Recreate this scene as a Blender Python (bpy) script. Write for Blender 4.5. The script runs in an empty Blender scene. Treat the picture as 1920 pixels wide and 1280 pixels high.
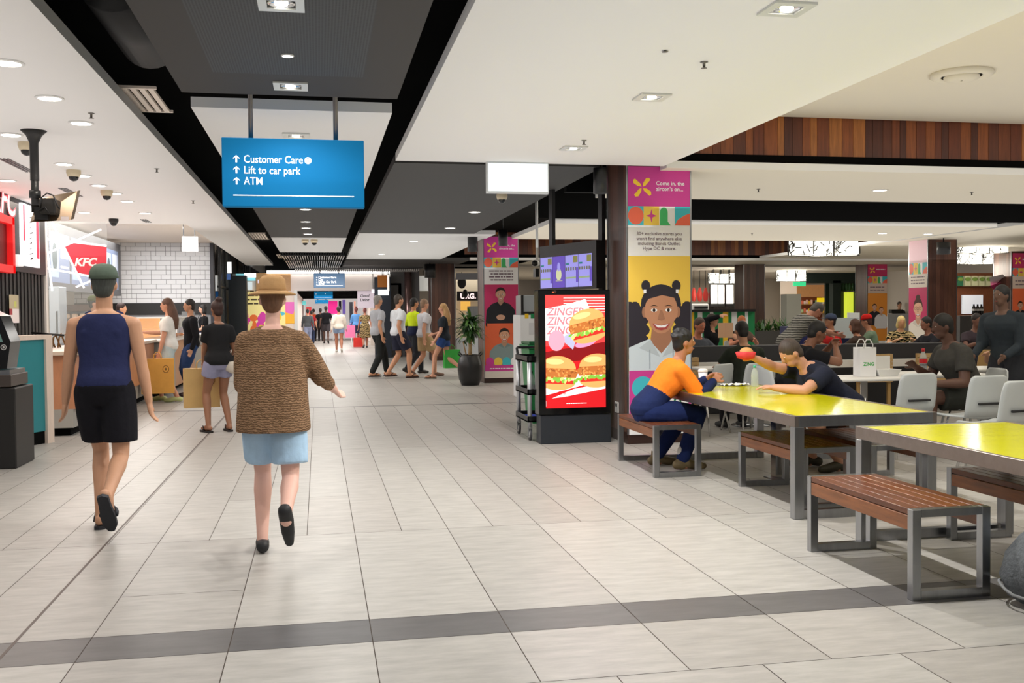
import bpy, math, random
PI = math.pi
from mathutils import Vector, Matrix
random.seed(7)
sc = bpy.context.scene
COL = sc.collection
# ------------------------------------------------------------------ camera, world, light, exposure
F_PX, CAM_H = 1879.0, 1.4
YAW, PIT, ROL = 0.190504, -0.0281462, -0.0084643
cy_, sy_ = math.cos(YAW), math.sin(YAW); cp_, sp_ = math.cos(PIT), math.sin(PIT)
FW = Vector((sy_*cp_, cy_*cp_, sp_)); R0 = Vector((cy_, -sy_, 0)); U0 = R0.cross(FW)
RT = math.cos(ROL)*R0 + math.sin(ROL)*U0; UP = -math.sin(ROL)*R0 + math.cos(ROL)*U0
CP = Vector((0, 0, CAM_H))
cam_d = bpy.data.cameras.new('camera'); cam = bpy.data.objects.new('camera', cam_d); COL.objects.link(cam)
M = Matrix.Identity(4)
for i in range(3):
    M[i][0] = RT[i]; M[i][1] = UP[i]; M[i][2] = -FW[i]; M[i][3] = CP[i]
cam.matrix_world = M
cam_d.sensor_width = 36.0; cam_d.lens = F_PX/1920*36.0; cam_d.clip_start = 0.05; cam_d.clip_end = 300
sc.camera = cam
w = bpy.data.worlds.new('world'); sc.world = w; w.use_nodes = True
WBG = w.node_tree.nodes['Background']; WBG.inputs[0].default_value = (1.0, 0.99, 0.98, 1); WBG.inputs[1].default_value = .22
sc.view_settings.view_transform = 'Standard'; sc.view_settings.look = 'None'; sc.view_settings.gamma = 1.0
sc.view_settings.use_curve_mapping = False
sc.view_settings.exposure = 0.0
def area_light(name, x, y, z, sx, sy, power, color=(1, .97, .92), rot=(0, 0, 0)):
    d = bpy.data.lights.new(name, 'AREA'); d.shape = 'RECTANGLE'; d.size = sx; d.size_y = sy; d.energy = power; d.color = color
    o = bpy.data.objects.new(name, d); o.location = (x, y, z); o.rotation_euler = rot; COL.objects.link(o); return o
# added unseen fill lamps: upward ceiling fills, soft fills for downlight rows, shops
SPOT_K = .268
UPW = (PI, 0, 0)
area_light('ceiling_fill', 2.1, 12.5, 2.3, 2.8, 30, 112, (.95, .99, 1), UPW)  # unseen uplights added to brighten the ceilings
area_light('ceiling_fill', -3.4, 8, 2.3, 4, 20, 145, (1, .96, .94), UPW)
area_light('ceiling_fill', -.15, 13, 2.35, 1.4, 24, 30, (.97, .99, 1), UPW)
area_light('ceiling_fill', 9, 8, 2.5, 11, 16, 280, (1, .98, .95), UPW)
area_light('ceiling_fill', 9, 19, 2.5, 11, 6, 120, (1, .98, .95), UPW)
area_light('bulkhead_fill', 0, 30.6, 2.3, 3, .5, 40, (1, .97, .95), (PI*.42, 0, 0))  # added unseen lamp that brightens the far wall
area_light('walkway_fill', -0.2, 14, 2.86, 1.0, 14, 120)  # from here down: soft unseen fills in place of the ceiling lamp rows
area_light('walkway_fill', 0.2, 27, 2.8, 1.2, 8, 110)
area_light('court_fill', 7.0, 6.0, 3.42, 5, 6, 85, (1, .93, .82))
area_light('court_fill', 9.0, 24.0, 3.45, 12, 5, 420, (1, .93, .82))
area_light('court_fill', 9.0, 14.5, 3.6, 11, 2.4, 150, (1, .93, .82))
area_light('counter_fill', -4.2, 14.0, 2.84, 1.6, 7, 150, (1, .86, .74))
area_light('shop_fill', -4.2, 23, 3.35, 2.2, 9, 420)
area_light('corridor_fill', 0.8, 45, 2.12, 2.2, 20, 420)
area_light('shop_fill', 10, 38, 2.85, 18, 4, 420, (1, .92, .8))
# ------------------------------------------------------------------ pixel helpers
def ray(px, py): return FW + (px-960)/F_PX*RT + (640-py)/F_PX*UP
def zp(px, py, z=0.0):
    r = ray(px, py); return CP + r*((z-CAM_H)/r.z)
def yp(px, py, Y):
    r = ray(px, py); return CP + r*(Y/r.y)
def xp(px, py, X):
    r = ray(px, py); return CP + r*(X/r.x)
# ------------------------------------------------------------------ materials
MATS = {}
def lin(c): 
    c = c/255.0
    return c/12.92 if c <= .04045 else ((c+.055)/1.055)**2.4
def mat(name, rgb=(200, 200, 200), rough=.55, metal=0.0, emit=0.0, noise=0.0, nscale=8.0, stretch=(1, 1, 1), bump=0.0, bscale=40.0, alpha=1.0, trans=0.0, ecol=None, coat=0.0, spec=.5):
    if name in MATS: return MATS[name]
    m = bpy.data.materials.new(name); m.use_nodes = True; nt = m.node_tree
    b = nt.nodes['Principled BSDF']; c = tuple(lin(v) for v in rgb)+(1,)
    b.inputs['Base Color'].default_value = c; b.inputs['Roughness'].default_value = rough; b.inputs['Metallic'].default_value = metal
    b.inputs['Specular IOR Level'].default_value = spec
    if coat: b.inputs['Coat Weight'].default_value = coat
    if trans: b.inputs['Transmission Weight'].default_value = trans; b.inputs['IOR'].default_value = 1.3
    if alpha < 1: b.inputs['Alpha'].default_value = alpha
    if emit:
        b.inputs['Emission Color'].default_value = tuple(lin(v) for v in (ecol or rgb))+(1,); b.inputs['Emission Strength'].default_value = emit
    if noise or bump:
        tc = nt.nodes.new('ShaderNodeTexCoord'); mp = nt.nodes.new('ShaderNodeMapping'); mp.inputs['Scale'].default_value = stretch
        nt.links.new(tc.outputs['Object'], mp.inputs['Vector'])
    if noise:
        n = nt.nodes.new('ShaderNodeTexNoise'); n.inputs['Scale'].default_value = nscale; n.inputs['Detail'].default_value = 6; n.inputs['Roughness'].default_value = .65
        nt.links.new(mp.outputs[0], n.inputs['Vector'])
        r = nt.nodes.new('ShaderNodeValToRGB'); r.color_ramp.elements[0].position = .3; r.color_ramp.elements[1].position = .72
        r.color_ramp.elements[0].color = tuple(max(0, v*(1-noise)) for v in c[:3])+(1,); r.color_ramp.elements[1].color = tuple(min(1, v*(1+noise*.6)) for v in c[:3])+(1,)
        nt.links.new(n.outputs['Fac'], r.inputs['Fac']); nt.links.new(r.outputs['Color'], b.inputs['Base Color'])
    if bump:
        n2 = nt.nodes.new('ShaderNodeTexNoise'); n2.inputs['Scale'].default_value = bscale; n2.inputs['Detail'].default_value = 3
        nt.links.new(mp.outputs[0], n2.inputs['Vector'])
        bp = nt.nodes.new('ShaderNodeBump'); bp.inputs['Strength'].default_value = bump; bp.inputs['Distance'].default_value = .02
        nt.links.new(n2.outputs['Fac'], bp.inputs['Height']); nt.links.new(bp.outputs[0], b.inputs['Normal'])
    MATS[name] = m; return m
def flat(rgb, emit=0.0, rough=.5):
    return mat('print_%d_%d_%d_%d' % (rgb[0], rgb[1], rgb[2], int(emit*100)), rgb, rough, emit=emit, spec=.3)
TILES = [mat('tile_%d' % i, c, .4, noise=.2, nscale=3.4, stretch=(1.2, 5.0, 1), spec=.35) for i, c in enumerate([(170, 166, 161), (164, 160, 155), (174, 171, 166), (167, 164, 159)])]
DARKT = [mat('dark_tile_%d' % i, c, .4, noise=.22, nscale=3.2, stretch=(1.2, 5, 1), spec=.4) for i, c in enumerate([(92, 90, 90), (86, 85, 86), (97, 95, 95)])]
GROUT = mat('grout', (84, 74, 66), .9)
WHITEC = mat('ceiling_white', (226, 224, 222), .85)
WARMC = mat('ceiling_cream', (222, 214, 196), .85)
GREYF = mat('fascia_grey', (138, 137, 135), .7)
BLACKC = mat('ceiling_black', (9, 9, 9), .9, spec=.1)
DARKP = mat('dark_panel', (53, 50, 48), .75)
DARKB = mat('dark_panel_beam', (66, 64, 63), .7)
WOOD = [mat('timber_%d' % i, c, .42, noise=.35, nscale=3.0, stretch=(14, 14, 1.0)) for i, c in enumerate([(122, 62, 30), (98, 48, 26), (142, 76, 34), (84, 40, 24), (170, 104, 48), (110, 52, 26)])]
PWOOD = [mat('pillar_timber_%d' % i, c, .35, noise=.3, nscale=3.0, stretch=(14, 14, 1.0)) for i, c in enumerate([(92, 60, 48), (80, 50, 40), (100, 66, 52), (72, 46, 38)])]
BWOOD = [mat('bench_timber_%d' % i, c, .3, noise=.35, nscale=4.0, stretch=(16, 1.2, 10), spec=.4) for i, c in enumerate([(136, 80, 40), (114, 64, 32), (154, 96, 50), (102, 56, 30)])]
STEEL = mat('brushed_steel', (158, 160, 163), .28, 1.0, noise=.12, nscale=20, stretch=(1, 1, .1))
STEELB = mat('brown_steel', (150, 140, 134), .4, 1.0, noise=.1, nscale=20)
CHROME = mat('chrome', (215, 215, 215), .12, 1.0)
BLACK = mat('black_plastic', (18, 18, 19), .4)
GLOSSB = mat('gloss_black', (10, 11, 12), .12)
WHITE = mat('white_paint', (232, 231, 228), .5)
YELLOW = mat('yellow_laminate', (214, 210, 4), .13, noise=.05, nscale=3, bump=.05, bscale=26, stretch=(1, 3.5, 1), spec=.3)
LAMP = mat('lamp_glow', (255, 250, 240), .5, emit=14)
TUBE = mat('tube_glow', (255, 252, 246), .5, emit=3.2)
GLASS = mat('clear_glass', (235, 245, 245), .04, alpha=.10)
FROST = mat('pet_plastic', (225, 235, 235), .08, alpha=.35)
# ------------------------------------------------------------------ mesh builder
class MB:
    def __init__(s): s.v = []; s.f = []; s.mi = []; s.mats = []; s.sm = []
    def slot(s, m):
        if m not in s.mats: s.mats.append(m)
        return s.mats.index(m)
    def add(s, vs, fs, m, smooth=False):
        o = len(s.v); s.v += [tuple(v) for v in vs]; k = s.slot(m)
        for f in fs: s.f.append([i+o for i in f]); s.mi.append(k); s.sm.append(smooth)
        return s
    def box(s, x0, x1, y0, y1, z0, z1, m, bev=0.0):
        if bev > 0:
            b = min(bev, abs(x1-x0)*.45, abs(y1-y0)*.45, abs(z1-z0)*.45)
            vs = []; fs = []
            rings = []
            for z, k in ((z0, b), (z0+b, 0), (z1-b, 0), (z1, b)):
                rings.append([(x0+k, y0+b, z), (x0+b, y0+k, z), (x1-b, y0+k, z), (x1-k, y0+b, z), (x1-k, y1-b, z), (x1-b, y1-k, z), (x0+b, y1-k, z), (x0+k, y1-b, z)] if k == 0 else
                             [(x0+b, y0+b, z)]*2+[(x1-b, y0+b, z)]*2+[(x1-b, y1-b, z)]*2+[(x0+b, y1-b, z)]*2)
            for r in rings: vs += r
            for a in range(3):
                for i in range(8):
                    q = [a*8+i, a*8+(i+1) % 8, (a+1)*8+(i+1) % 8, (a+1)*8+i]; fs.append(q)
            fs.append([6, 4, 2, 0]); fs.append([24, 26, 28, 30])
            return s.add(vs, fs, m)
        vs = [(x0, y0, z0), (x1, y0, z0), (x1, y1, z0), (x0, y1, z0), (x0, y0, z1), (x1, y0, z1), (x1, y1, z1), (x0, y1, z1)]
        return s.add(vs, [(3, 2, 1, 0), (4, 5, 6, 7), (0, 1, 5, 4), (1, 2, 6, 5), (2, 3, 7, 6), (3, 0, 4, 7)], m)
    def rings(s, rs, m, smooth=True, cap=True, close=False):
        n = len(rs[0]); vs = [p for r in rs for p in r]; fs = []
        for a in range(len(rs)-1+(1 if close else 0)):
            b = (a+1) % len(rs)
            for i in range(n): fs.append((a*n+i, a*n+(i+1) % n, b*n+(i+1) % n, b*n+i))
        if cap and not close: fs.append(tuple(reversed(range(n)))); fs.append(tuple(range((len(rs)-1)*n, len(rs)*n)))
        return s.add(vs, fs, m, smooth)
    def tube(s, pts, r, m, n=10, smooth=True, cap=True):
        pts = [Vector(p) for p in pts]; rr = r if isinstance(r, (list, tuple)) else [r]*len(pts); rs = []
        up = None
        for i, p in enumerate(pts):
            t = (pts[min(i+1, len(pts)-1)]-pts[max(i-1, 0)]).normalized()
            if up is None: up = Vector((0, 0, 1)) if abs(t.z) < .9 else Vector((0, 1, 0))
            a = t.cross(up); a = a.normalized() if a.length > 1e-6 else t.orthogonal().normalized(); b = a.cross(t).normalized(); up = b
            rs.append([p+a*(rr[i]*math.cos(2*math.pi*k/n))+b*(rr[i]*math.sin(2*math.pi*k/n)) for k in range(n)])
        return s.rings([list(reversed(x)) for x in rs], m, smooth, cap)
    def lathe(s, prof, c, m, n=20, smooth=True):
        rs = [[(c[0]+r*math.cos(2*math.pi*k/n), c[1]+r*math.sin(2*math.pi*k/n), c[2]+z) for k in range(n)] for r, z in prof]
        return s.rings(rs, m, smooth, False)
    def ell(s, c, r, m, n=14, k=8, rot=None):
        rs = []; c = Vector(c)
        for i in range(k+1):
            t = -math.pi/2+math.pi*i/k; rad = max(.02, math.cos(t)); z = math.sin(t)
            ring = [Vector((r[0]*rad*math.cos(2*math.pi*j/n), r[1]*rad*math.sin(2*math.pi*j/n), r[2]*z)) for j in range(n)]
            rs.append([c+(rot @ p if rot else p) for p in ring])
        return s.rings(rs, m)
    def quad(s, a, b, c, d, m): return s.add([a, b, c, d], [(0, 1, 2, 3)], m)
    def build(s, name, parent=None, world=True, bevel=0.0):
        me = bpy.data.meshes.new(name)
        vs = s.v
        if parent is not None and world:
            iv = PM[parent.name].inverted(); vs = [tuple(iv @ Vector(v)) for v in vs]
        me.from_pydata(vs, [], s.f)
        for m in s.mats: me.materials.append(m)
        me.polygons.foreach_set('material_index', s.mi); me.polygons.foreach_set('use_smooth', s.sm); me.update()
        o = bpy.data.objects.new(name, me); COL.objects.link(o)
        if parent is not None: o.parent = parent; PM[o.name] = PM[parent.name]
        else: PM[o.name] = Matrix.Identity(4)
        if bevel:
            bm = o.modifiers.new('bevel', 'BEVEL'); bm.width = bevel; bm.segments = 2; bm.limit_method = 'ANGLE'
        return o
PM = {}
def thing(name, label, cat, loc=(0, 0, 0), rz=0.0, group=None):
    o = bpy.data.objects.new(name, None); COL.objects.link(o); o.empty_display_size = .1
    o.location = loc; o.rotation_euler = (0, 0, rz); o['label'] = label; o['category'] = cat
    if group: o['group'] = group
    PM[o.name] = Matrix.Translation(Vector(loc)) @ Matrix.Rotation(rz, 4, 'Z'); return o
def tag(o, label, cat, group=None):
    o['label'] = label; o['category'] = cat
    if group: o['group'] = group
    return o
def struct(o): o['kind'] = 'structure'; return o
def dup(root, loc, rz=0.0, label=None, group=None):
    r = root.copy(); COL.objects.link(r); r.location = loc; r.rotation_euler = (0, 0, rz)
    if label: r['label'] = label
    if group: r['group'] = group
    PM[r.name] = Matrix.Translation(Vector(loc)) @ Matrix.Rotation(rz, 4, 'Z')
    for ch in list(root.children):
        c = ch.copy(); COL.objects.link(c); c.parent = r
        for g in list(ch.children):
            d = g.copy(); COL.objects.link(d); d.parent = c
    return r
# ------------------------------------------------------------------ flat prints (posters, screens, signs)
class Print:
    """layers of flat shapes on a plane: origin o, axes u (right) and v (up), n towards the viewer; coordinates in metres"""
    def __init__(s, o, u, v, step=.0002): s.o = Vector(o); s.u = Vector(u).normalized(); s.v = Vector(v).normalized(); s.n = s.u.cross(s.v).normalized(); s.mb = MB(); s.k = 1; s.step = step
    def P(s, x, y, k=None): return s.o+s.u*x+s.v*y+s.n*((s.k if k is None else k)*s.step)
    clip = None
    def cl(s, pts):
        if s.clip is None: return pts
        x0, x1, y0, y1 = s.clip
        for ax, lim, sg in ((0, x0, 1), (0, x1, -1), (1, y0, 1), (1, y1, -1)):
            out = []
            for i in range(len(pts)):
                a, b = pts[i-1], pts[i]; ia = (a[ax]-lim)*sg >= 0; ib = (b[ax]-lim)*sg >= 0
                if ia != ib:
                    t = (lim-a[ax])/(b[ax]-a[ax]); out.append((a[0]+(b[0]-a[0])*t, a[1]+(b[1]-a[1])*t))
                if ib: out.append(b)
            pts = out
            if len(pts) < 3: return []
        return pts
    def poly(s, pts, m):
        pts = s.cl(list(pts))
        if len(pts) > 2: s.mb.add([s.P(x, y) for x, y in pts], [tuple(range(len(pts)))], m); s.k += 1
        return s
    def rect(s, x0, x1, y0, y1, m): return s.poly([(x0, y0), (x1, y0), (x1, y1), (x0, y1)], m)
    def ell(s, x, y, rx, ry, m, n=24, a=0, a0=0, a1=360):
        p = []
        for i in range(n+(0 if a1-a0 == 360 else 1)):
            t = math.radians(a0+(a1-a0)*i/n); X = rx*math.cos(t); Y = ry*math.sin(t); ca, sa = math.cos(math.radians(a)), math.sin(math.radians(a))
            p.append((x+X*ca-Y*sa, y+X*sa+Y*ca))
        return s.poly(p, m)
    def text(s, t, x, y, size, m, align='LEFT', bold=0.0, shear=0.0, sx=1.0):
        c = bpy.data.curves.new('t', 'FONT'); c.body = t; c.size = size; c.align_x = align; c.offset = bold*size; c.shear = shear; c.resolution_u = 3
        o = bpy.data.objects.new('t', c); COL.objects.link(o); bpy.context.view_layer.update()
        me = o.to_mesh()
        s.mb.add([s.P(x+v.co.x*sx, y+v.co.y) for v in me.vertices], [tuple(p.vertices) for p in me.polygons], m); s.k += 1
        o.to_mesh_clear(); bpy.data.objects.remove(o); bpy.data.curves.remove(c); return s
    def words(s, x0, x1, y, h, m, seed=1):
        r = random.Random(seed); x = x0
        while x < x1:
            e = min(x1, x+h*r.uniform(1.5, 4.5)); s.mb.add([s.P(a, b) for a, b in ((x, y), (e, y), (e, y+h), (x, y+h))], [(0, 1, 2, 3)], m); x = e+h*.6
        s.k += 1; return s
    def build(s, name, parent=None): return s.mb.build(name, parent)
# ------------------------------------------------------------------ floor
def build_floor():
    mb = MB(); g = .0022
    def tile(x0, x1, y0, y1, m): mb.add([(x0+g, y0+g, 0), (x1-g, y0+g, 0), (x1-g, y1-g, 0), (x0+g, y1-g, 0)], [(0, 1, 2, 3)], m)
    R = random.Random(3)
    bands = [(-3, 1.9, .6, .21, 1.0), (1.9, 3.68, .6, .51, 2), (3.68, 4.29, .6, .21, 2), (4.29, 4.61, .6, .21, 0), (4.61, 6.47, .6, .21, 2), (6.47, 15.36, .3, .21, 2.0), (15.36, 15.46, 6, .21, 0),
             (15.46, 21.98, .6, .21, 2.0), (21.98, 22.08, 6, .21, 0), (22.08, 33, .6, .21, 1.6), (33, 62, 1.2, .21, 2.0)]
    for (y0, y1, wd, off, ln) in bands:
        xa = -8.0; k0 = math.floor((xa-off)/wd); k1 = math.ceil((22-off)/wd)
        if y0 < 0: k1 = math.ceil((9-off)/wd)
        for k in range(k0, k1):
            x0 = off+k*wd; x1 = x0+wd
            if ln == 0: tile(x0, x1, y0, y1, R.choice(DARKT)); continue
            segs = [y0]
            if wd == .3 or y1-y0 > 2.1:
                c = y0+(1.35 if k % 2 else 4.06) if wd == .3 else y0+ln*R.uniform(.4, 1)
                if wd == .3 and .2 < x0 < 1.2: c = y0+4.06
                while c < y1-.2: segs.append(c); c += ln*(2.0 if wd == .3 else 1)
            elif y0 == 4.61 and R.random() < .25: segs.append(5.25)
            segs.append(y1)
            for a, b in zip(segs, segs[1:]): tile(x0, x1, a, b, R.choice(TILES))
    mb.box(-8, 22, -3, 62, -.12, -.0025, GROUT)
    mb.box(-1.312, -1.298, -3, 33, -.004, .0008, mat('joint_strip', (66, 50, 42), .5))
    struct(mb.build('floor'))
build_floor()
# ------------------------------------------------------------------ ceilings
def slab(name, x0, x1, y0, y1, z, m, edge=None, th=.075):
    mb = MB(); mb.quad((x0, y0, z), (x0, y1, z), (x1, y1, z), (x1, y0, z), m)
    e = edge or m
    mb.add([(x0, y0, z), (x1, y0, z), (x1, y1, z), (x0, y1, z), (x0, y0, z+th), (x1, y0, z+th), (x1, y1, z+th), (x0, y1, z+th)], [(4, 5, 6, 7), (0, 1, 5, 4), (1, 2, 6, 5), (2, 3, 7, 6), (3, 0, 4, 7)], e)
    return struct(mb.build(name))
slab('ceiling_upper', -8, 22, -3, 62, 3.72, BLACKC, th=.1)
slab('ceiling_left', -8, -1.32, -3, 17.2, 2.9, WHITEC, GREYF)
slab('ceiling_left_edge', -2.1, -1.32, 17.2, 31, 2.9, WHITEC, GREYF)
slab('ceiling_left_raised', -8, -2.1, 17.2, 42, 3.42, mat('ceiling_warm', (236, 222, 210), .85), th=.05)
mb = MB(); mb.box(-8, -2.1, 17.15, 17.2, 2.975, 3.47, WHITEC); mb.box(-2.14, -2.1, 17.2, 42, 2.975, 3.47, WHITEC); struct(mb.build('trim_1'))
PERF = mat('perforated_panel', (58, 60, 62), .7)
def perf():
    nt = PERF.node_tree; b = nt.nodes['Principled BSDF']; tc = nt.nodes.new('ShaderNodeTexCoord'); mp = nt.nodes.new('ShaderNodeMapping'); mp.inputs['Scale'].default_value = (62, 62, 62)
    nt.links.new(tc.outputs['Object'], mp.inputs[0]); fr = nt.nodes.new('ShaderNodeVectorMath'); fr.operation = 'FRACTION'; nt.links.new(mp.outputs[0], fr.inputs[0])
    sb = nt.nodes.new('ShaderNodeVectorMath'); sb.operation = 'SUBTRACT'; sb.inputs[1].default_value = (.5, .5, 0); nt.links.new(fr.outputs[0], sb.inputs[0])
    ml = nt.nodes.new('ShaderNodeVectorMath'); ml.operation = 'MULTIPLY'; ml.inputs[1].default_value = (1, 1, 0); nt.links.new(sb.outputs[0], ml.inputs[0])
    le = nt.nodes.new('ShaderNodeVectorMath'); le.operation = 'LENGTH'; nt.links.new(ml.outputs[0], le.inputs[0])
    gt = nt.nodes.new('ShaderNodeMath'); gt.operation = 'GREATER_THAN'; gt.inputs[1].default_value = .3; nt.links.new(le.outputs['Value'], gt.inputs[0])
    mx = nt.nodes.new('ShaderNodeMixRGB'); mx.inputs[1].default_value = (.012, .012, .012, 1); mx.inputs[2].default_value = b.inputs['Base Color'].default_value
    nt.links.new(gt.outputs[0], mx.inputs[0]); nt.links.new(mx.outputs[0], b.inputs['Base Color'])
perf()
slab('ceiling_dark', -.88, .56, 1.0, 7.06, 2.9, DARKP)
mb = MB(); mb.quad((-.62, 3.4, 2.899), (-.62, 6.45, 2.899), (.3, 6.45, 2.899), (.3, 3.4, 2.899), PERF); struct(mb.build('ceiling_dark_perforated'))
slab('ceiling_middle_white', -.88, .56, 7.55, 12.2, 2.9, WHITEC)
slab('ceiling_middle_dark', -.88, .56, 12.3, 19.85, 2.9, DARKP)
slab('ceiling_middle_white', -.88, .56, 19.95, 24.55, 2.9, WHITEC)
slab('ceiling_right', .76, 3.51, -3, 9.88, 2.9, WHITEC)
slab('ceiling_right_dark', .76, 2.9, 10.02, 18.7, 2.9, DARKP)
slab('ceiling_right', .76, 3.32, 18.78, 27.6, 2.9, WHITEC)
slab('ceiling_right_dark', .76, 6.0, 28.0, 33, 2.9, DARKB)
slab('ceiling_court', 3.54, 18, -3, 10.15, 3.5, WARMC)
slab('ceiling_court', 3.58, 17, 9.98, 12.72, 2.9, WARMC, WHITE)
slab('ceiling_court', 3.84, 12.2, 16.35, 19.95, 2.9, WARMC, WHITE)
slab('ceiling_court', 12.75, 20, 15.2, 27.6, 2.95, WARMC, WHITE)
slab('ceiling_court', 4.2, 22, 27.9, 30.3, 2.9, WARMC, WHITE)
slab('ceiling_court', 4.2, 22, 31.9, 44, 2.9, mat('ceiling_far', (214, 206, 192), .85))
# grille panels over the far walkway
mb = MB()
for k in range(26):
    x = -.86+1.5*k/25; mb.box(x, x+.02, 24.9, 31.9, 2.86, 2.92, mat('grille_bar', (200, 198, 196), .35, .6))
for y in (24.9, 27.3, 31.8): mb.box(-.88, .66, y, y+.1, 2.84, 2.93, BLACK)
struct(mb.build('ceiling_grille'))
mb = MB()
for k in range(60):
    x = -.7+3.9*k/60; mb.box(x, x+.03, 31.95, 32.9, 2.78, 2.84, mat('lattice_bar', (190, 186, 182), .6))
mb.box(-.7, 3.3, 31.95, 32.9, 2.86, 2.9, DARKB); struct(mb.build('ceiling_lattice'))
# timber bulkheads (vertical planks)
def planks(name, x0, x1, y, z0, z1, woods, wmin=.07, wmax=.16, seed=1, th=.05, axis='x'):
    R = random.Random(seed); mb = MB(); x = x0
    while x < x1:
        e = min(x1, x+R.uniform(wmin, wmax)); g = .002
        if axis == 'x': mb.box(x+g, e-g, y, y+th, z0, z1, R.choice(woods))
        else: mb.box(y, y+th, x+g, e-g, z0, z1, R.choice(woods))
        x = e
    return mb
mb = planks('w', 3.3, 18, 10.18, 3.08, 3.72, WOOD, seed=4); mb.box(3.3, 18, 10.16, 10.3, 3.0, 3.085, BLACKC); struct(mb.build('wall_bulkhead'))  # black strip stands in for the shadow under the planks
mb = planks('w', 4.1, 22, 28.3, 3.08, 3.72, WOOD, .1, .25, seed=9); mb.box(4.1, 22, 28.28, 28.4, 3.0, 3.085, BLACKC); struct(mb.build('wall_bulkhead'))  # same black strip for the shaded gap below
mb = MB(); mb.box(3.2, 18, 12.75, 12.9, 2.98, 3.72, BLACKC); mb.box(3.6, 18, 16.3, 16.36, 2.98, 3.72, BLACKC); struct(mb.build('wall_recess'))
# far end of the walkway
PINKW = mat('plaster_warm', (238, 226, 220), .8)
mb = MB(); mb.box(-2.66, -.75, 33, 33.2, 0, 2.72, PINKW); mb.box(-.75, 2.15, 33, 33.2, 2.18, 2.72, PINKW); mb.box(2.15, 2.32, 32.95, 33.2, 0, 2.72, WHITE)
mb.box(-.76, -.66, 32.95, 33.25, 0, 2.2, WHITE); struct(mb.build('wall_far'))
mb = MB(); mb.box(-1.6, 2.3, 32.86, 32.92, 2.73, 2.83, TUBE)
tag(mb.build('slot_light'), 'long white slot light above the far walkway opening', 'light')
mb = MB(); mb.box(-.95, -.85, 33.2, 62, 0, 2.4, PINKW); struct(mb.build('wall_corridor_left'))
mb = MB(); mb.box(2.6, 2.7, 33.2, 62, 0, 2.4, PINKW); struct(mb.build('wall_corridor_right'))
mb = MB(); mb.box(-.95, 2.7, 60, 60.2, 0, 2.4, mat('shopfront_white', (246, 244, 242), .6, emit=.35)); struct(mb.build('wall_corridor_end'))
mb = MB(); mb.box(-.95, 2.7, 33.2, 60, 2.36, 2.42, WHITEC)
for k in range(12): mb.box(-.9, 2.65, 34.5+k*2.1, 34.62+k*2.1, 2.31, 2.36, BLACKC)
struct(mb.build('ceiling_corridor'))
# outer shells so that nothing stands open
mb = MB(); mb.box(-8.1, -8, 8, 45, 0, 3.72, mat('shop_back', (206, 198, 190), .8)); struct(mb.build('wall_left'))
mb = MB(); mb.box(2.32, 22, 46, 46.2, 0, 3.72, mat('shop_back')); struct(mb.build('wall_back'))
mb = MB(); mb.box(21.9, 22, 8, 46, 0, 3.72, mat('shop_back')); struct(mb.build('wall_right'))
mb = MB(); mb.box(-8, -2.9, 42, 42.2, 0, 3.72, mat('shop_back')); struct(mb.build('wall_shop'))
# ------------------------------------------------------------------ pillars
MAG = flat((205, 66, 150)); PINK2 = flat((196, 56, 104)); ORNG = flat((226, 104, 66)); YELP = flat((238, 200, 84)); TURQ = flat((72, 190, 204)); GRN = flat((74, 186, 110)); WHT = flat((238, 238, 240)); CORAL = flat((238, 110, 84)); GREYT = flat((120, 100, 112)); YEL2 = flat((250, 208, 60)); DKG = flat((20, 110, 72))
def pinwheel(P, cx, cy, r):
    for k in range(4):
        a = math.radians(45+90*k); ca, sa = math.cos(a), math.sin(a)
        pts = [(.08, 0), (.35, .2), (.8, .3), (1.0, .12), (.95, -.06), (.6, -.08), (.3, -.1)]
        P.poly([(cx+r*(x*ca-y*sa), cy+r*(x*sa+y*ca)) for x, y in pts], YEL2)
def pattern(P, x0, x1, y0, y1):
    q = (x1-x0)/4; h = y1-y0; c = (y0+y1)/2
    P.rect(x0, x0+q, y0, y1, TURQ); P.ell(x0+q*.5, c, q*.5, h*.47, CORAL)
    P.rect(x0+q, x0+2*q, y0, y1, YELP)
    st = []
    for k in range(8):
        r = (.36 if k % 2 == 0 else .11); st.append((x0+1.5*q+q*r*math.sin(math.pi*k/4), c+h*r*math.cos(math.pi*k/4)))
    P.poly(st, MAG)
    P.rect(x0+2*q, x0+3*q, y0, y1, WHT); xa, xb = x0+2.05*q, x0+2.55*q
    P.poly([(xa, y0), (xb+.2*q, y0), (xb, y0+.2*h)]+[((xa+xb)/2+(xb-xa)/2*math.cos(math.pi*i/8), y1-.3*h+.25*h*math.sin(math.pi*i/8)) for i in range(9)], GRN)
    P.rect(x0+3*q, x1, y0, y1, TURQ); P.poly([(x0+3*q, y0), (x1, y0), (x1, y1-.35*h), (x0+3.6*q, y0+.52*h), (x0+3.2*q, y0+.3*h)], CORAL)
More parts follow.
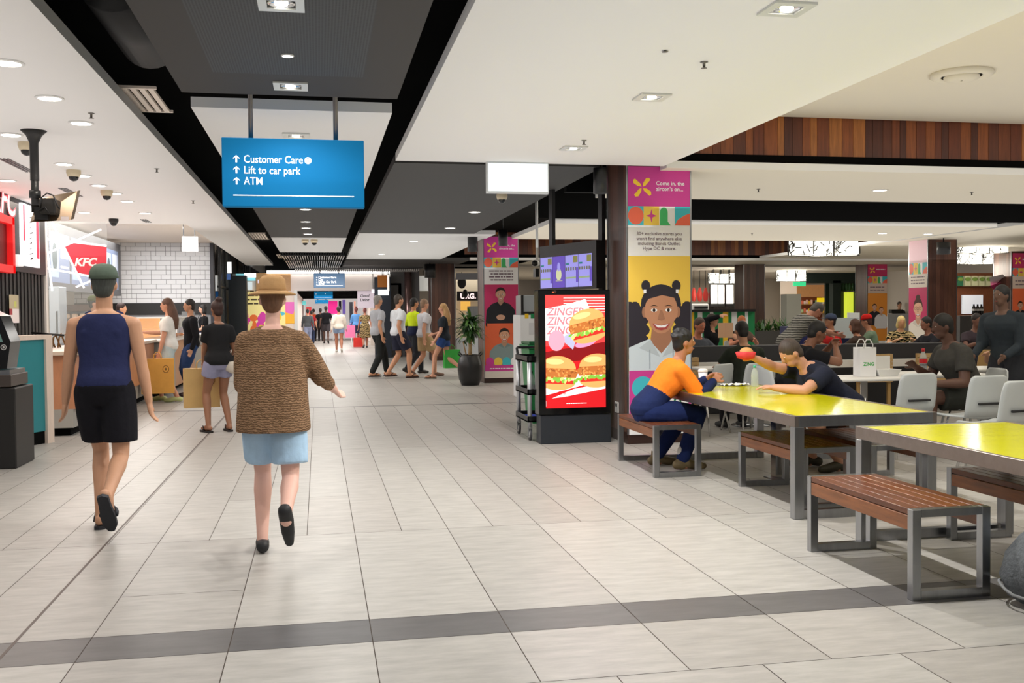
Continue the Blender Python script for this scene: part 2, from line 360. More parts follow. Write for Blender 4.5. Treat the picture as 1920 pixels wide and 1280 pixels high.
def portrait(P, x, y, s, skin, hair, shirt, style='short', detail=True, glasses=False, arms=True):
    """half figure: x, y is the chin point, s the head height"""
    SK = flat(skin); HR = flat(hair); SH = flat(shirt); DK = flat((40, 26, 24)); LIP = flat((168, 70, 70)); SKD = flat(tuple(int(v*.86) for v in skin))
    if style == 'curly':
        P.ell(x, y+s*.62, s*.45, s*.43, HR)
        for k in (-1, 1):
            P.ell(x+k*.62*s, y+.12*s, s*.3, s*.52, HR)
            for i in range(14):
                t = 2*math.pi*i/14; P.ell(x+k*.64*s+.27*s*math.cos(t), y+.08*s+.5*s*math.sin(t), s*.12, s*.12, HR, 10)
        for k in (-1, 1): P.ell(x+k*.34*s, y+1.02*s, s*.1, s*.12, HR, 12); P.rect(x+k*.36*s-.03*s, x+k*.36*s+.03*s, y+.86*s, y+.94*s, WHT)
    sw = 1.15*s
    P.poly([(x-.3*s, y-.12*s), (x-.75*s, y-.3*s), (x-sw, y-.75*s), (x-sw*1.08, y-2.0*s), (x-.85*s, y-2.5*s), (x+.85*s, y-2.5*s), (x+sw*1.08, y-2.0*s), (x+sw, y-.75*s), (x+.75*s, y-.3*s), (x+.3*s, y-.12*s)], SH)
    P.poly([(x-.2*s, y+.2*s), (x-.24*s, y-.16*s), (x, y-.42*s), (x+.24*s, y-.16*s), (x+.2*s, y+.2*s)], SKD)
    P.poly([(x-.24*s, y-.12*s), (x-.5*s, y-.3*s), (x-.02*s, y-.5*s)], flat(tuple(int(v*.9) for v in shirt))); P.poly([(x+.24*s, y-.12*s), (x+.5*s, y-.3*s), (x+.02*s, y-.5*s)], flat(tuple(int(v*.9) for v in shirt)))
    if style in ('short', 'bun'): P.ell(x, y+.62*s, .41*s, .44*s, HR)
    if style == 'bun': P.ell(x, y+1.08*s, .2*s, .16*s, HR)
    for k in (-1, 1): P.ell(x+k*.37*s, y+.46*s, .06*s, .12*s, SKD, 10)
    P.poly([(x+.37*s*math.cos(t)*(1 if math.sin(t) > -.3 else .86), y+.47*s+.47*s*math.sin(t)) for t in [2*math.pi*i/28 for i in range(28)]], SK)
    P.poly([(x-.37*s, y+.62*s)]+[(x+.39*s*math.cos(t), y+.6*s+.38*s*math.sin(t)) for t in [math.pi-math.pi*i/12 for i in range(13)]]+[(x+.37*s, y+.62*s), (x+.3*s, y+.76*s), (x+.02*s, y+.82*s), (x-.28*s, y+.74*s)], HR)
    for k in (-1, 1):
        P.ell(x+k*.16*s, y+.5*s, .075*s, .035*s, WHT, 12); P.ell(x+k*.16*s, y+.5*s, .034*s, .036*s, DK, 10); P.poly([(x+k*.07*s, y+.58*s), (x+k*.16*s, y+.615*s), (x+k*.26*s, y+.575*s), (x+k*.16*s, y+.595*s)], DK)
    if glasses:
        for k in (-1, 1): P.ell(x+k*.17*s, y+.5*s, .15*s, .1*s, DK, 16); P.ell(x+k*.17*s, y+.5*s, .125*s, .078*s, SK, 16); P.ell(x+k*.16*s, y+.5*s, .04*s, .035*s, DK, 10)
        P.rect(x-.05*s, x+.05*s, y+.5*s, y+.52*s, DK)
    P.poly([(x-.02*s, y+.5*s), (x+.02*s, y+.5*s), (x+.085*s, y+.31*s), (x, y+.28*s), (x-.085*s, y+.31*s)], SKD)
    P.poly([(x-.2*s, y+.22*s), (x, y+.18*s), (x+.2*s, y+.22*s), (x+.12*s, y+.1*s), (x, y+.07*s), (x-.12*s, y+.1*s)], LIP); P.poly([(x-.16*s, y+.2*s), (x, y+.17*s), (x+.16*s, y+.2*s), (x+.08*s, y+.13*s), (x-.08*s, y+.13*s)], WHT)
def pillar(x0, y0, w=.71, z1=2.98, name='pillar', seed=0):
    R = random.Random(seed); mb = MB(); n = 7; q = w/n
    mb.box(x0+.01, x0+w-.01, y0+.01, y0+w-.01, 0, z1, BLACKC)
    for i in range(n):
        for (a, b, c, d) in ((x0+i*q+.001, x0+(i+1)*q-.001, y0, y0+.02), (x0+i*q+.001, x0+(i+1)*q-.001, y0+w-.02, y0+w)): mb.box(a, b, c, d, .12, z1, R.choice(PWOOD))
        for (a, b, c, d) in ((x0, x0+.02, y0+i*q+.001, y0+(i+1)*q-.001), (x0+w-.02, x0+w, y0+i*q+.001, y0+(i+1)*q-.001)): mb.box(a, b, c, d, .12, z1, R.choice(PWOOD))
    for cx in (x0, x0+w):
        for cy in (y0, y0+w): mb.box(cx-.008, cx+.008, cy-.008, cy+.008, .1, z1, STEEL)
    mb.box(x0-.004, x0+w+.004, y0-.004, y0+w+.004, 0, .12, mat('pillar_base', (52, 30, 24), .4))
    return struct(mb.build(name))
pillar(3.21, 10.19, z1=3.08, name='pillar_1', seed=1); pillar(3.26, 19.86, name='pillar_2', seed=2); pillar(3.33, 30.0, name='pillar_3', seed=3)
pillar(13.21, 20.0, name='pillar_4', seed=4); pillar(13.33, 30.0, name='pillar_5', seed=5); pillar(9.55, 30.0, .75, name='pillar_6', seed=6); pillar(17.62, 30.0, name='pillar_7', seed=7); pillar(18.34, 24.0, name='pillar_8', seed=8)
def banner_face(P, W, kind):
    P.rect(0, W, .1, 2.94, WHT)
    P.rect(0, W, 2.52, 2.94, MAG); pinwheel(P, W*.23, 2.72, .125); 
    P.text('Come in, the', W*.45, 2.745, .06, WHT, bold=.012); P.text("aircon's on...", W*.45, 2.685, .06, WHT, bold=.012)
    pattern(P, 0, W, 2.32, 2.52)
if True:
    b = thing('banner', 'tall printed banner on the front pillar showing a smiling curly-haired woman on yellow', 'banner', (3.22, 10.18, 0))
    P = Print((3.222, 10.185, 0), (1, 0, 0), (0, 0, 1)); W = .69; P.clip = (0, W, .1, 2.94)
    banner_face(P, W, 0)
    for i, t in enumerate(["30+ exclusive stores you", "won't find anywhere else", "including Bonds Outlet,", "Hype DC & more."]): P.text(t, W/2, 2.215-i*.052, .05, GREYT, 'CENTER', bold=.008)
    P.rect(0, W, .75, 1.995, YELP)
    portrait(P, .36, 1.17, .5, (190, 136, 106), (48, 44, 54), (206, 218, 226), 'curly')
    for k in (-1, 1): P.rect(.36+k*.13-.004, .36+k*.13+.004, .8, 1.0, flat((150, 160, 172)))
    P.rect(0, W, .1, .78, MAG); P.ell(.15, .6, .12, .12, TURQ); P.rect(.42, .66, .38, .68, WHT)
    for k in range(9):
        a = math.radians(40*k+8); ca, sa = math.cos(a), math.sin(a)
        P.poly([(.54+.13*(x*ca-y*sa), .54+.13*(x*sa+y*ca)) for x, y in ((0, 0), (.5, .13), (1, 0), (.5, -.13))], DKG)
    P.rect(0, W, .1, .3, WHT)
    P.build('print', b)
    b = thing('banner', 'printed banner on the second pillar behind the potted plant, man in black on pink', 'banner', (3.27, 19.85, 0))
    P = Print((3.272, 19.855, 0), (1, 0, 0), (0, 0, 1)); W = .69; P.clip = (0, W, .1, 2.94)
    banner_face(P, W, 1)
    for i in range(4): P.words(.1+.03*(i % 2), W-.1, 2.24-i*.06, .024, GREYT, i)
    P.rect(0, W, 1.19, 1.98, PINK2); P.rect(0, W, .3, 1.19, ORNG)
    portrait(P, .33, 1.66, .25, (206, 160, 136), (50, 40, 38), (34, 36, 42)); P.rect(.05, .61, 1.0, 1.2, ORNG)
    P.ell(.33, 1.32, .09, .055, flat((206, 160, 136))); 
    portrait(P, .4, .83, .26, (210, 160, 130), (44, 36, 34), (132, 150, 150))
    for i, m in enumerate((MAG, YELP, TURQ, WHT)): P.ell(.1+.17*i, .42, .085, .1, m)
    P.rect(0, W, .24, .36, MAG); P.words(.1, .6, .28, .02, WHT, 4); P.rect(0, W, .1, .24, flat((226, 216, 206)))
    P.build('print', b)
    b = thing('banner', 'pale pink banner with a woman in glasses on the far right pillar', 'banner', (13.2, 20.0, 0))
    P = Print((13.2, 20.7, 0), (0, -1, 0), (0, 0, 1)); W = .69; P.clip = (0, W, .1, 2.96)
    P.rect(0, W, .3, 2.95, flat((232, 196, 206))); pattern(P, 0, W, 2.2, 2.45); P.rect(0, W, 1.9, 2.2, flat((226, 214, 204)))
    for i in range(3): P.words(.08, .6, 2.12-i*.07, .025, GREYT, i+9)
    P.rect(0, W, .9, 1.9, PINK2)
    portrait(P, .36, 1.22, .42, (226, 178, 150), (70, 40, 34), (224, 216, 206), 'bun', glasses=True); P.rect(.08, .64, .66, .73, BLACK); P.rect(.04, .66, .3, .66, flat((224, 216, 206)))
    P.build('print', b)
    for nm, X, Y, lab, c in (('banner', 17.63, 29.97, 'dark banner with a couple on orange beside a slim grey column', (232, 150, 60)), ('banner', 18.36, 23.97, 'orange and magenta banner at the right edge of the food court', (232, 110, 70))):
        b = thing(nm, lab, 'banner', (X, Y, 0)); P = Print((X, Y, 0), (1, 0, 0), (0, 0, 1)); P.clip = (0, .69, .1, 2.96)
        P.rect(0, .69, .3, 2.9, WHT); P.rect(0, .69, 2.5, 2.9, PINK2); pinwheel(P, .16, 2.7, .12); P.words(.3, .62, 2.72, .03, WHT, 2); pattern(P, 0, .69, 2.28, 2.5); P.rect(0, .69, 1.95, 2.28, flat((214, 196, 186))); P.words(.08, .6, 2.14, .03, GREYT, 3); P.words(.08, .6, 2.04, .03, GREYT, 5)
        P.rect(0, .69, .4, 1.95, flat(c)); portrait(P, .24, 1.4, .2, (206, 160, 136), (40, 32, 30), (40, 40, 48)); portrait(P, .48, 1.3, .2, (226, 180, 150), (120, 70, 40), (220, 220, 226)); P.build('print', b)
# ------------------------------------------------------------------ ceiling fittings
def spot(name, loc, power, parent=None, size=150, blend=.6, radius=.03, color=(1, .97, .93)):
    d = bpy.data.lights.new(name, 'SPOT'); d.energy = power*SPOT_K; d.spot_size = math.radians(size); d.spot_blend = blend; d.shadow_soft_size = radius; d.color = color
    o = bpy.data.objects.new(name, d); COL.objects.link(o)
    if parent: o.parent = parent; o.location = Vector(loc)-parent.location
    else: o.location = loc
    return o
def square_downlight(x, y, z, label, power, s=.11):
    t = thing('square_downlight', label, 'light', (x, y, z), group='square recessed downlights'); mb = MB(); f = mat('downlight_trim', (206, 206, 200), .35, .3)
    for a in ((-s, s, -s, -s*.62), (-s, s, s*.62, s), (-s, -s*.62, -s*.62, s*.62), (s*.62, s, -s*.62, s*.62)): mb.box(a[0], a[1], a[2], a[3], -.012, -.001, f)
    mb.build('trim_frame', t, False)
    mb = MB(); mb.lathe([(s*.6, -.006), (s*.6, -.002), (s*.2, -.001)], (0, 0, 0), CHROME, 18); mb.build('reflector', t, False)
    mb = MB(); mb.lathe([(s*.01, -.014), (s*.28, -.011), (s*.3, -.004)], (0, 0, 0), LAMP, 14); mb.build('bulb', t, False)
    if power: spot('downlight_beam', (x, y, z-.05), power, t)
for x, y, lab, p in ((2.30, 4.66, 'square downlight in the white ceiling nearest the benches', 860), (2.30, 6.71, 'square downlight in the white ceiling over the first yellow table', 700), (2.30, 8.89, 'square downlight in the white ceiling before the blank sign', 480)): square_downlight(x, y, 2.9, lab, p)
p = zp(527, 5, 2.9); square_downlight(p.x, p.y, 2.9, 'square downlight in the dark perforated panel, at its near end', 200)
p = zp(545, 160, 2.9); square_downlight(p.x, p.y, 2.9, 'square downlight in the dark perforated panel near its far edge', 200)
p = zp(555, 253, 2.9); square_downlight(p.x, p.y, 2.9, 'square downlight in the white panel just above the blue hanging sign', 160)
def round_downlight(x, y, z, label, group, r=.075, power=0, color=(1, .9, .8)):
    t = thing('round_downlight', label, 'light', (x, y, z), group=group)
    mb = MB(); mb.lathe([(r, -.001), (r*1.25, -.001), (r*1.25, -.008), (r, -.01)], (0, 0, 0), WHITE, 18); mb.build('trim_ring', t, False)
    mb = MB(); mb.lathe([(.001, -.006), (r*.97, -.006), (r*.97, -.002)], (0, 0, 0), LAMP, 18); mb.build('lens', t, False)
    if power: spot('downlight_beam', (x, y, z-.05), power, t, color=color)
names = ['first', 'second', 'third', 'fourth', 'fifth', 'sixth', 'seventh', 'eighth']
for i, (px, py) in enumerate([(14, 117), (93, 183), (152, 230)]):
    p = zp(px, py, 2.9); round_downlight(p.x, p.y, 2.9, 'round downlight in the left ceiling row beside the walkway, %s from the front' % names[i], 'left ceiling downlights', power=90)
for i, (px, py) in enumerate([(20, 252), (120, 307), (155, 329), (185, 347), (215, 362), (238, 377), (272, 399)]):
    p = zp(px, py, 2.9); round_downlight(p.x, p.y, 2.9, 'round downlight in the left ceiling row over the chicken counter, %s from the front' % names[i], 'left ceiling downlights', power=55)
for i, (px, py) in enumerate([(14, 338), (6, 366), (158, 398)]):
    p = zp(px, py, 2.9); round_downlight(p.x, p.y, 2.9, 'round downlight in the left ceiling close to the shop front, %s from the left edge' % names[[1, 0, 2][i]], 'left ceiling downlights', power=0)
p = zp(539, 103, 2.9); round_downlight(p.x, p.y, 2.9, 'tiny round fitting in the middle of the dark perforated panel', 'dark ceiling fittings', .03)
for i, (px, py) in enumerate([(573, 392), (573, 415), (574, 427), (577, 438)]):
    p = zp(px, py, 2.9); round_downlight(p.x, p.y, 2.9, 'round downlight in the dark panel behind the blue hanging sign, %s from the front' % names[i], 'dark ceiling fittings', .07, 60 if i in (1, 3) else 0)
for i, (px, py) in enumerate([(890, 397), (844, 427)]):
    p = zp(px, py, 2.9); round_downlight(p.x, p.y, 2.9, ['round downlight in the dark panel behind the blank white sign', 'round downlight at the far end of the dark panel before the second pillar'][i], 'dark ceiling fittings', .08, 110)
for px, py, lab in ((776, 452, 'small round downlight in the white ceiling before the third pillar'), (715, 476, 'small round downlight at the far end of the white ceiling before the grey panels'), (1650, 356, 'round downlight in the cream ceiling panel over the food court'), (1740, 438, 'round downlight in the second cream ceiling panel'), (1655, 437, 'small round fitting left of the downlight in the second cream panel')):
    p = zp(px, py, 2.9); round_downlight(p.x, p.y, 2.9, lab, 'food court downlights', .08, 120, (1, .92, .8))
SPR = mat('sprinkler_metal', (120, 116, 110), .3, .8)
def sprinkler(px, py, z, lab):
    p = zp(px, py, z); t = thing('fire_sprinkler', lab, 'sprinkler', (p.x, p.y, z), group='ceiling sprinklers')
    mb = MB(); mb.lathe([(.024, -.001), (.024, -.004), (.009, -.008), (.008, -.035), (.002, -.036)], (0, 0, 0), SPR, 12); mb.build('body', t, False)
    mb = MB(); mb.lathe([(.002, -.041), (.019, -.039), (.019, -.037), (.002, -.036)], (0, 0, 0), SPR, 12); mb.build('deflector', t, False)
for a in ((1320, 116, 2.9, 'fire sprinkler in the white ceiling between the two nearest square downlights'), (1095, 263, 2.9, 'fire sprinkler in the white ceiling above the blank sign'), (171, 212, 2.9, 'fire sprinkler on the left ceiling right of the third downlight'), (294, 316, 2.9, 'fire sprinkler on the left ceiling near the black trough'), (362, 376, 2.9, 'fire sprinkler on the left ceiling beside the lower left of the blue sign'),
          (1422, 354, 2.9, 'fire sprinkler on the left half of the cream ceiling panel'), (1822, 360, 2.9, 'fire sprinkler on the right half of the cream ceiling panel'), (1410, 437, 2.9, 'fire sprinkler on the left half of the second cream panel'), (1247, 85, 2.93, 'small sprinkler cap high in the white ceiling')): sprinkler(*a)
def dome_camera(px, py, z, lab, dark=False):
    p = zp(px, py, z); t = thing('dome_camera', lab, 'security camera', (p.x, p.y, z), group='dome cameras')
    mb = MB(); mb.lathe([(.07, 0), (.072, -.03), (.06, -.065), (.045, -.07)], (0, 0, 0), BLACK if dark else mat('camera_beige', (206, 190, 160), .4), 16); mb.build('housing', t, False)
    mb = MB(); mb.lathe([(.05, -.068), (.045, -.09), (.028, -.108), (.003, -.115)], (0, 0, 0), GLOSSB, 16); mb.build('dome', t, False)
for a in ((50, 267, 2.9, 'beige dome camera left of the black monitor pole'), (138, 319, 2.9, 'beige dome camera beside the fifth downlight of the left ceiling'), (200, 357, 2.9, 'beige dome camera above the glass screen'), (213, 410, 2.9, 'small dark dome camera at the far end of the left ceiling', True)): dome_camera(*a)
for px, lab in ((575, 'left one of two dome cameras in the far white ceiling panel'), (586, 'right one of two dome cameras in the far white ceiling panel')): dome_camera(px-(3 if px < 580 else -3), 449, 2.9, lab)
dome_camera(941, 364, 2.9, 'small white detector hanging just below the blank white sign')
# air grilles in the black trough
def grille(x0, x1, y0, y1, z, lab, n=6):
    t = thing('air_grille', lab, 'vent', ((x0+x1)/2, (y0+y1)/2, z), group='trough grilles'); mb = MB(); m = mat('grille_cream', (226, 212, 198), .5)
    mb.box(x0, x1, y0, y0+.03, z, z+.02, m); mb.box(x0, x1, y1-.03, y1, z, z+.02, m)
    mb.build('frame', t); q = (x1-x0)/n; mb = MB()
    for i in range(n): mb.box(x0+i*q, x0+i*q+q*.62, y0+.03, y1-.03, z, z+.02, m)
    mb.build('slat', t)
a = zp(325, 212, 3.0); c = zp(240, 165, 3.0); grille(a.x-.36, a.x, c.y, a.y, 3.0, 'cream slotted air grille in the black trough left of the dark panel')
a = zp(505, 449, 3.0); grille(a.x-.33, a.x, a.y-1.6, a.y, 3.0, 'cream slotted air grille far down the black trough beyond the blue sign')
a = zp(545, 484, 3.0); grille(a.x-.33, a.x, a.y-1.6, a.y, 3.0, 'slotted air grille at the very end of the black trough')
mb = MB(); mb.tube([(-1.1, 5.9, 3.28), (-1.1, 7.2, 3.28)], .2, mat('duct_black', (20, 20, 21), .6), 24); tag(mb.build('air_duct'), 'round black duct above the slotted grille in the dark trough', 'duct')
for (pa, pb, lab) in (((2, 297), (60, 322), 'slim dark linear slot diffuser left of the monitor pole'), ((112, 352), (158, 368), 'slim dark linear slot diffuser behind the ceiling monitor'), ((265, 411), (318, 417), 'slim slot diffuser near the far end of the left ceiling')):
    a = zp(*pa, 2.9); b = zp(*pb, 2.9); mb = MB()
    for k in range(3): mb.box(a.x-.02+k*.035, a.x+k*.035, min(a.y, b.y), max(a.y, b.y), 2.893, 2.903, BLACK)
    tag(mb.build('slot_diffuser'), lab, 'vent', 'slot diffusers')
p = zp(1803, 137, 3.5); t = thing('round_diffuser', 'round white air diffuser in the cream ceiling at upper right', 'vent', (p.x, p.y, 3.5))
mb = MB(); mb.lathe([(.26, 0), (.27, -.02), (.22, -.05), (.17, -.03)], (0, 0, 0), WARMC, 32); mb.build('outer_ring', t, False)
mb = MB(); mb.lathe([(.17, -.012), (.12, -.011)], (0, 0, 0), BLACK, 32); mb.build('gap', t, False)
mb = MB(); mb.lathe([(.15, -.03), (.15, -.05), (.09, -.07), (.01, -.07)], (0, 0, 0), WARMC, 32); mb.build('inner_disc', t, False)
def can_light(px, py, Y, z1, lab, r=.07, hgt=.24, power=60):
    p = yp(px, py, Y); t = thing('can_light', lab, 'light', (p.x, p.y, z1), group='black can lights'); h = hgt
    mb = MB(); mb.lathe([(.001, 0), (r, 0), (r, -h), (r*.92, -h), (r*.9, -h+.03)], (0, 0, 0), mat('can_black', (22, 22, 24), .35), 22); mb.build('housing', t, False)
    mb = MB(); mb.lathe([(r*.9, -h+.03), (.001, -h+.03)], (0, 0, 0), LAMP, 18); mb.build('lamp', t, False)
    mb = MB(); mb.tube([(0, 0, .0), (0, 0, 3.72-z1)], .012, BLACK); mb.build('stem', t, False)
    spot('can_beam', (p.x, p.y, z1-h+.01), power, t, 70, .4, .04)
can_light(1126, 318, 9.96, 2.88, 'black cylinder light hanging left of the front pillar', .075, .26)
can_light(886, 440, 19.5, 2.92, 'black cylinder light left of the second pillar', .1, .3); can_light(943, 432, 18.9, 2.99, 'black cylinder light in front of the second pillar banner', .09, .3)
can_light(806, 488, 29.3, 2.86, 'distant black cylinder light left of the third pillar', .16, .4); can_light(1769, 455, 19.6, 2.86, 'black cylinder light in front of the far right pillar', .14, .26)
# lantern clusters
def lantern_cluster(px0, px1, py1, Y, lab, n=3, hgt=.42):
    a = yp(px0, py1, Y); b = yp(px1, py1, Y); wd = b.x-a.x; cx = (a.x+b.x)/2; z0 = a.z
    t = thing('lantern_cluster', lab, 'pendant light', (cx, Y, z0), group='drum lantern clusters'); r = wd/n/2
    for i in range(n):
        x = -wd/2+r+2*r*i; y = (i % 2)*r*.5; k = hgt*(1 if i % 2 == 0 else .92)
        mb = MB(); mb.lathe([(.001, .01), (r*.93, .01), (r*.93, k), (.001, k)], (x, y, 0), mat('lantern_paper', (255, 252, 240), .6, emit=1.5), 20); sh = mb.build('shade', t, False)
        R = random.Random(i+int(px0)); mb = MB(); m = mat('lantern_twig', (22, 18, 14), .7)
        for j in range(64):
            th = R.choice((R.uniform(0, 6.28), R.uniform(-.5, .5), PI+R.uniform(-.5, .5))); dz = R.uniform(-.5, .5)*k; d2 = R.uniform(-.5, .5); z = R.uniform(.02, k-.02); z2 = min(k, max(.0, z+dz))
            mb.tube([(x+1.01*r*math.cos(th), y+1.01*r*math.sin(th), z), (x+1.01*r*math.cos(th+d2), y+1.01*r*math.sin(th+d2), z2)], r*.038, m, 5)
        for z in (.0, k): mb.tube([(x+r*math.cos(2*math.pi*q/20), y+r*math.sin(2*math.pi*q/20), z) for q in range(21)], r*.02, m, 5)
        mb.build('twig_lattice', t, False)
        mb = MB(); mb.tube([(x, y, k), (x, y, max(k+.02, 3.7-z0))], .01, BLACK, 6); mb.build('cord', t, False)
    d = bpy.data.lights.new('lantern_bulb', 'POINT'); d.energy = 90; d.shadow_soft_size = .4; d.color = (1, .93, .8); o = bpy.data.objects.new('lantern_bulb', d); COL.objects.link(o); o.parent = t; o.location = (0, 0, -.1)
lantern_cluster(1480, 1609, 479, 22.5, 'drum lantern cluster with twig pattern over the middle of the food court')
lantern_cluster(1797, 1888, 474, 22.5, 'drum lantern cluster right of the far right pillar, upper one')
lantern_cluster(1796, 1868, 495, 25.0, 'drum lantern cluster right of the far right pillar, lower one', 3, .4)
lantern_cluster(1456, 1511, 527, 34.5, 'small distant drum lantern cluster above the grey shop columns', 3, .45)
lantern_cluster(1328, 1388, 531, 33.2, 'small distant drum lantern cluster above the white menu boards', 3, .36)
# added unseen spots, continuing the downlight rows, to raise the floor bounce
for x, y in ((2.3, 1.2), (.9, .5), (-.2, 3.0), (-.2, .8), (-1.8, 5.0), (-1.8, 3.2), (-1.8, 1.0)): spot('downlight_beam', (x, y, 2.85), 75)
# ------------------------------------------------------------------ hanging signs
SIGNB = mat('sign_blue', (4, 84, 132), .6, spec=.08, emit=.25, ecol=(44, 166, 224)); SIGNT = mat('sign_text', (255, 255, 255), .5, emit=.5)
def blue_sign(x0, x1, z0, z1, Y, lab, lines, top, rods=True, size=.075, m=SIGNB, dz=.0, lit=True):
    t = thing('hanging_sign', lab, 'sign', ((x0+x1)/2, Y, z0)); mb = MB(); mb.box(x0, x1, Y, Y+.09, z0, z1, m, .004); mb.build('panel', t)
    P = Print((x0, Y-.001, z0), (1, 0, 0), (0, 0, 1)); W = x1-x0; H = z1-z0
    for i, s in enumerate(lines):
        y = H*.64-i*H*.16; ax = W*.1
        P.poly([(ax-.006, y), (ax+.006, y), (ax+.006, y+H*.085), (ax-.006, y+H*.085)], SIGNT)
        P.poly([(ax-W*.022, y+H*.05), (ax-W*.022, y+H*.066), (ax, y+H*.105), (ax+W*.022, y+H*.066), (ax+W*.022, y+H*.05), (ax, y+H*.085)], SIGNT)
        P.text(s, W*.15, y, size, SIGNT, bold=.004, sx=.85)
        if i == 0: P.ell(W*.6, y+H*.045, H*.05, H*.05, SIGNT, 20); P.rect(W*.6-.004, W*.6+.004, y+H*.02, y+H*.055, m); P.ell(W*.6, y+H*.072, .006, .006, m, 8)
    P.rect(W*.075, W*.925, H*.155, H*.17, SIGNT); P.build('lettering', t)
    if rods:
        for k in (.2, .8):
            mb = MB(); mb.tube([(x0+W*k, Y+.045, z1-.01), (x0+W*k, Y+.045, top)], .017, mat('rod_steel', (110, 106, 104), .3, .9), 12); mb.build('rod', t)
a = yp(415, 257, 7.28); b = yp(682, 263, 7.28); c = yp(417, 386.5, 7.28)
blue_sign(a.x, b.x, c.z, a.z, 7.28, 'blue hanging sign reading Customer Care, Lift to car park, ATM', ['Customer Care', 'Lift to car park', 'ATM'], 3.72)
a = yp(588, 512, 31.5); b = yp(647, 539, 31.5)
DKB = mat('sign_navy', (12, 60, 92), .45, emit=.06)
blue_sign(a.x, b.x, b.z, a.z, 31.5, 'dark blue hanging sign far down the walkway with a round white symbol', ['Customer Care', 'Lift', 'Lift to car park', 'Toilets'][:1]+['City', 'Lift to Car Park', 'ATM'], 2.85, size=.1, m=DKB)
a = yp(589, 546, 38); b = yp(624, 560, 38); blue_sign(a.x, b.x, b.z, a.z, 38, 'sky blue hanging sign inside the far corridor', ['', ''], 2.36, size=.08)
a = yp(591, 562, 46); b = yp(616, 569, 46); blue_sign(a.x, b.x, b.z, a.z, 46, 'pale blue hanging sign deepest in the far corridor', [''], 2.36, size=.08)
a = yp(911, 302.5, 9.85); b = yp(1027, 364, 9.85)
t = thing('blank_sign', 'blank white lightbox sign hanging at the edge of the white ceiling', 'sign', ((a.x+b.x)/2, 9.8, b.z))
mb = MB(); mb.box(a.x, b.x, 9.8, 9.87, b.z, 2.9, mat('lightbox_frame', (206, 208, 208), .4)); mb.build('frame', t)
mb = MB(); mb.box(a.x+.015, b.x-.012, 9.79, 9.8, b.z+.018, 2.885, mat('lightbox_face', (236, 242, 248), .4, emit=.5)); mb.build('face', t)
# small white sign over the cafe counter
t = thing('hanging_sign', 'small glowing white sign hanging before the white tiled wall', 'sign', (yp(354, 450, 22).x, 22, 2.7))
a = yp(341, 443, 22); b = yp(371, 471, 22); mb = MB(); mb.box(a.x, b.x, 22, 22.06, b.z, a.z, mat('lightbox_bright', (255, 255, 255), .5, emit=1.2)); mb.build('panel', t)
for x in (a.x+.03, b.x-.06):
    mb = MB(); mb.tube([(x, 22.03, a.z), (x, 22.03, 3.42)], .012, STEEL, 8); mb.build('rod', t)
# ------------------------------------------------------------------ benches and yellow tables
def make_bench(label, loc):
    t = thing('slat_bench', label, 'bench', loc, group='timber slat benches'); L, W, H, s = 1.06, .42, .44, .046
    for y in (0, L-s):
        mb = MB(); mb.box(0, s, y, y+s, 0, H, STEEL, .002); mb.box(W-s, W, y, y+s, 0, H, STEEL, .002); mb.box(s, W-s, y, y+s, H-s*.8, H, STEEL); mb.box(s, W-s, y, y+s, 0, s, STEEL); mb.build('leg_frame', t, False)
    R = random.Random(11); mb = MB(); n = 6; q = W/n
    for i in range(n): mb.box(i*q+.003, (i+1)*q-.003, s, L-s, H-.03, H+.001, R.choice(BWOOD), .002)
    for y in (.25, .75): mb.box(.03, W-.03, L*y, L*y+.04, H-.055, H-.03, STEEL)
    mb.build('seat', t, False)
    for x in (.002, W-.024):
        mb = MB(); mb.box(x, x+.022, s, L-s, H-.105, H-.034, BWOOD[0], .002); mb.build('side_rail', t, False)
    return t
bench0 = make_bench('timber slat bench with steel end frames nearest the camera, casting a striped shadow', (2.785, 4.33, 0))
for loc, lab in (((2.765, 8.04, 0), 'timber slat bench that the man in the orange shirt sits on'), ((3.29, 6.46, 0), 'timber slat bench pushed under the front edge of the far yellow table'), ((3.83, 6.46, 0), 'timber slat bench on the far side under the far yellow table'), ((3.75, 4.42, 0), 'timber slat bench at the right edge under the near yellow table')): dup(bench0, loc, 0, lab)
def make_table(label, x0, x1, y0, y1, post=None):
    t = thing('yellow_table', label, 'table', ((x0+x1)/2, (y0+y1)/2, 0), group='yellow dining tables'); H = .697; s = .07
    mb = MB(); mb.box(x0, x0+.03, y0, y1, H-.075, H, STEELB, .002); mb.box(x1-.03, x1, y0, y1, H-.075, H, STEELB, .002); mb.box(x0+.03, x1-.03, y0, y0+.03, H-.075, H, STEEL, .002); mb.box(x0+.03, x1-.03, y1-.03, y1, H-.075, H, STEEL, .002); mb.build('rim', t)
    mb = MB(); mb.box(x0+.031, x1-.031, y0+.031, y1-.031, H-.03, H-.003, YELLOW); mb.build('table_top', t)
    for x in (x0, x1-s):
        for y in (y0, y1-s):
            mb = MB(); mb.box(x, x+s, y, y+s, 0, H-.075, STEEL, .003); mb.build('leg', t)
    for y in (y0, y1-s):
        mb = MB(); mb.box(x0+s, x1-s, y+.01, y+s-.01, .0, .06, STEEL); mb.build('foot_rail', t)
    if post:
        mb = MB(); mb.box(post[0]-.045, post[0]+.045, post[1]-.045, post[1]+.045, .012, H-.03, CHROME); mb.box(post[0]-.09, post[0]+.09, post[1]-.09, post[1]+.09, 0, .012, STEEL); mb.build('centre_post', t)
make_table('long yellow-topped steel table where the man in orange sits, second from the front', 3.115, 4.17, 6.2, 9.0, (3.76, 7.78))
make_table('yellow-topped steel table at the lower right edge, nearest the camera', 3.2, 4.24, 2.75, 5.58)
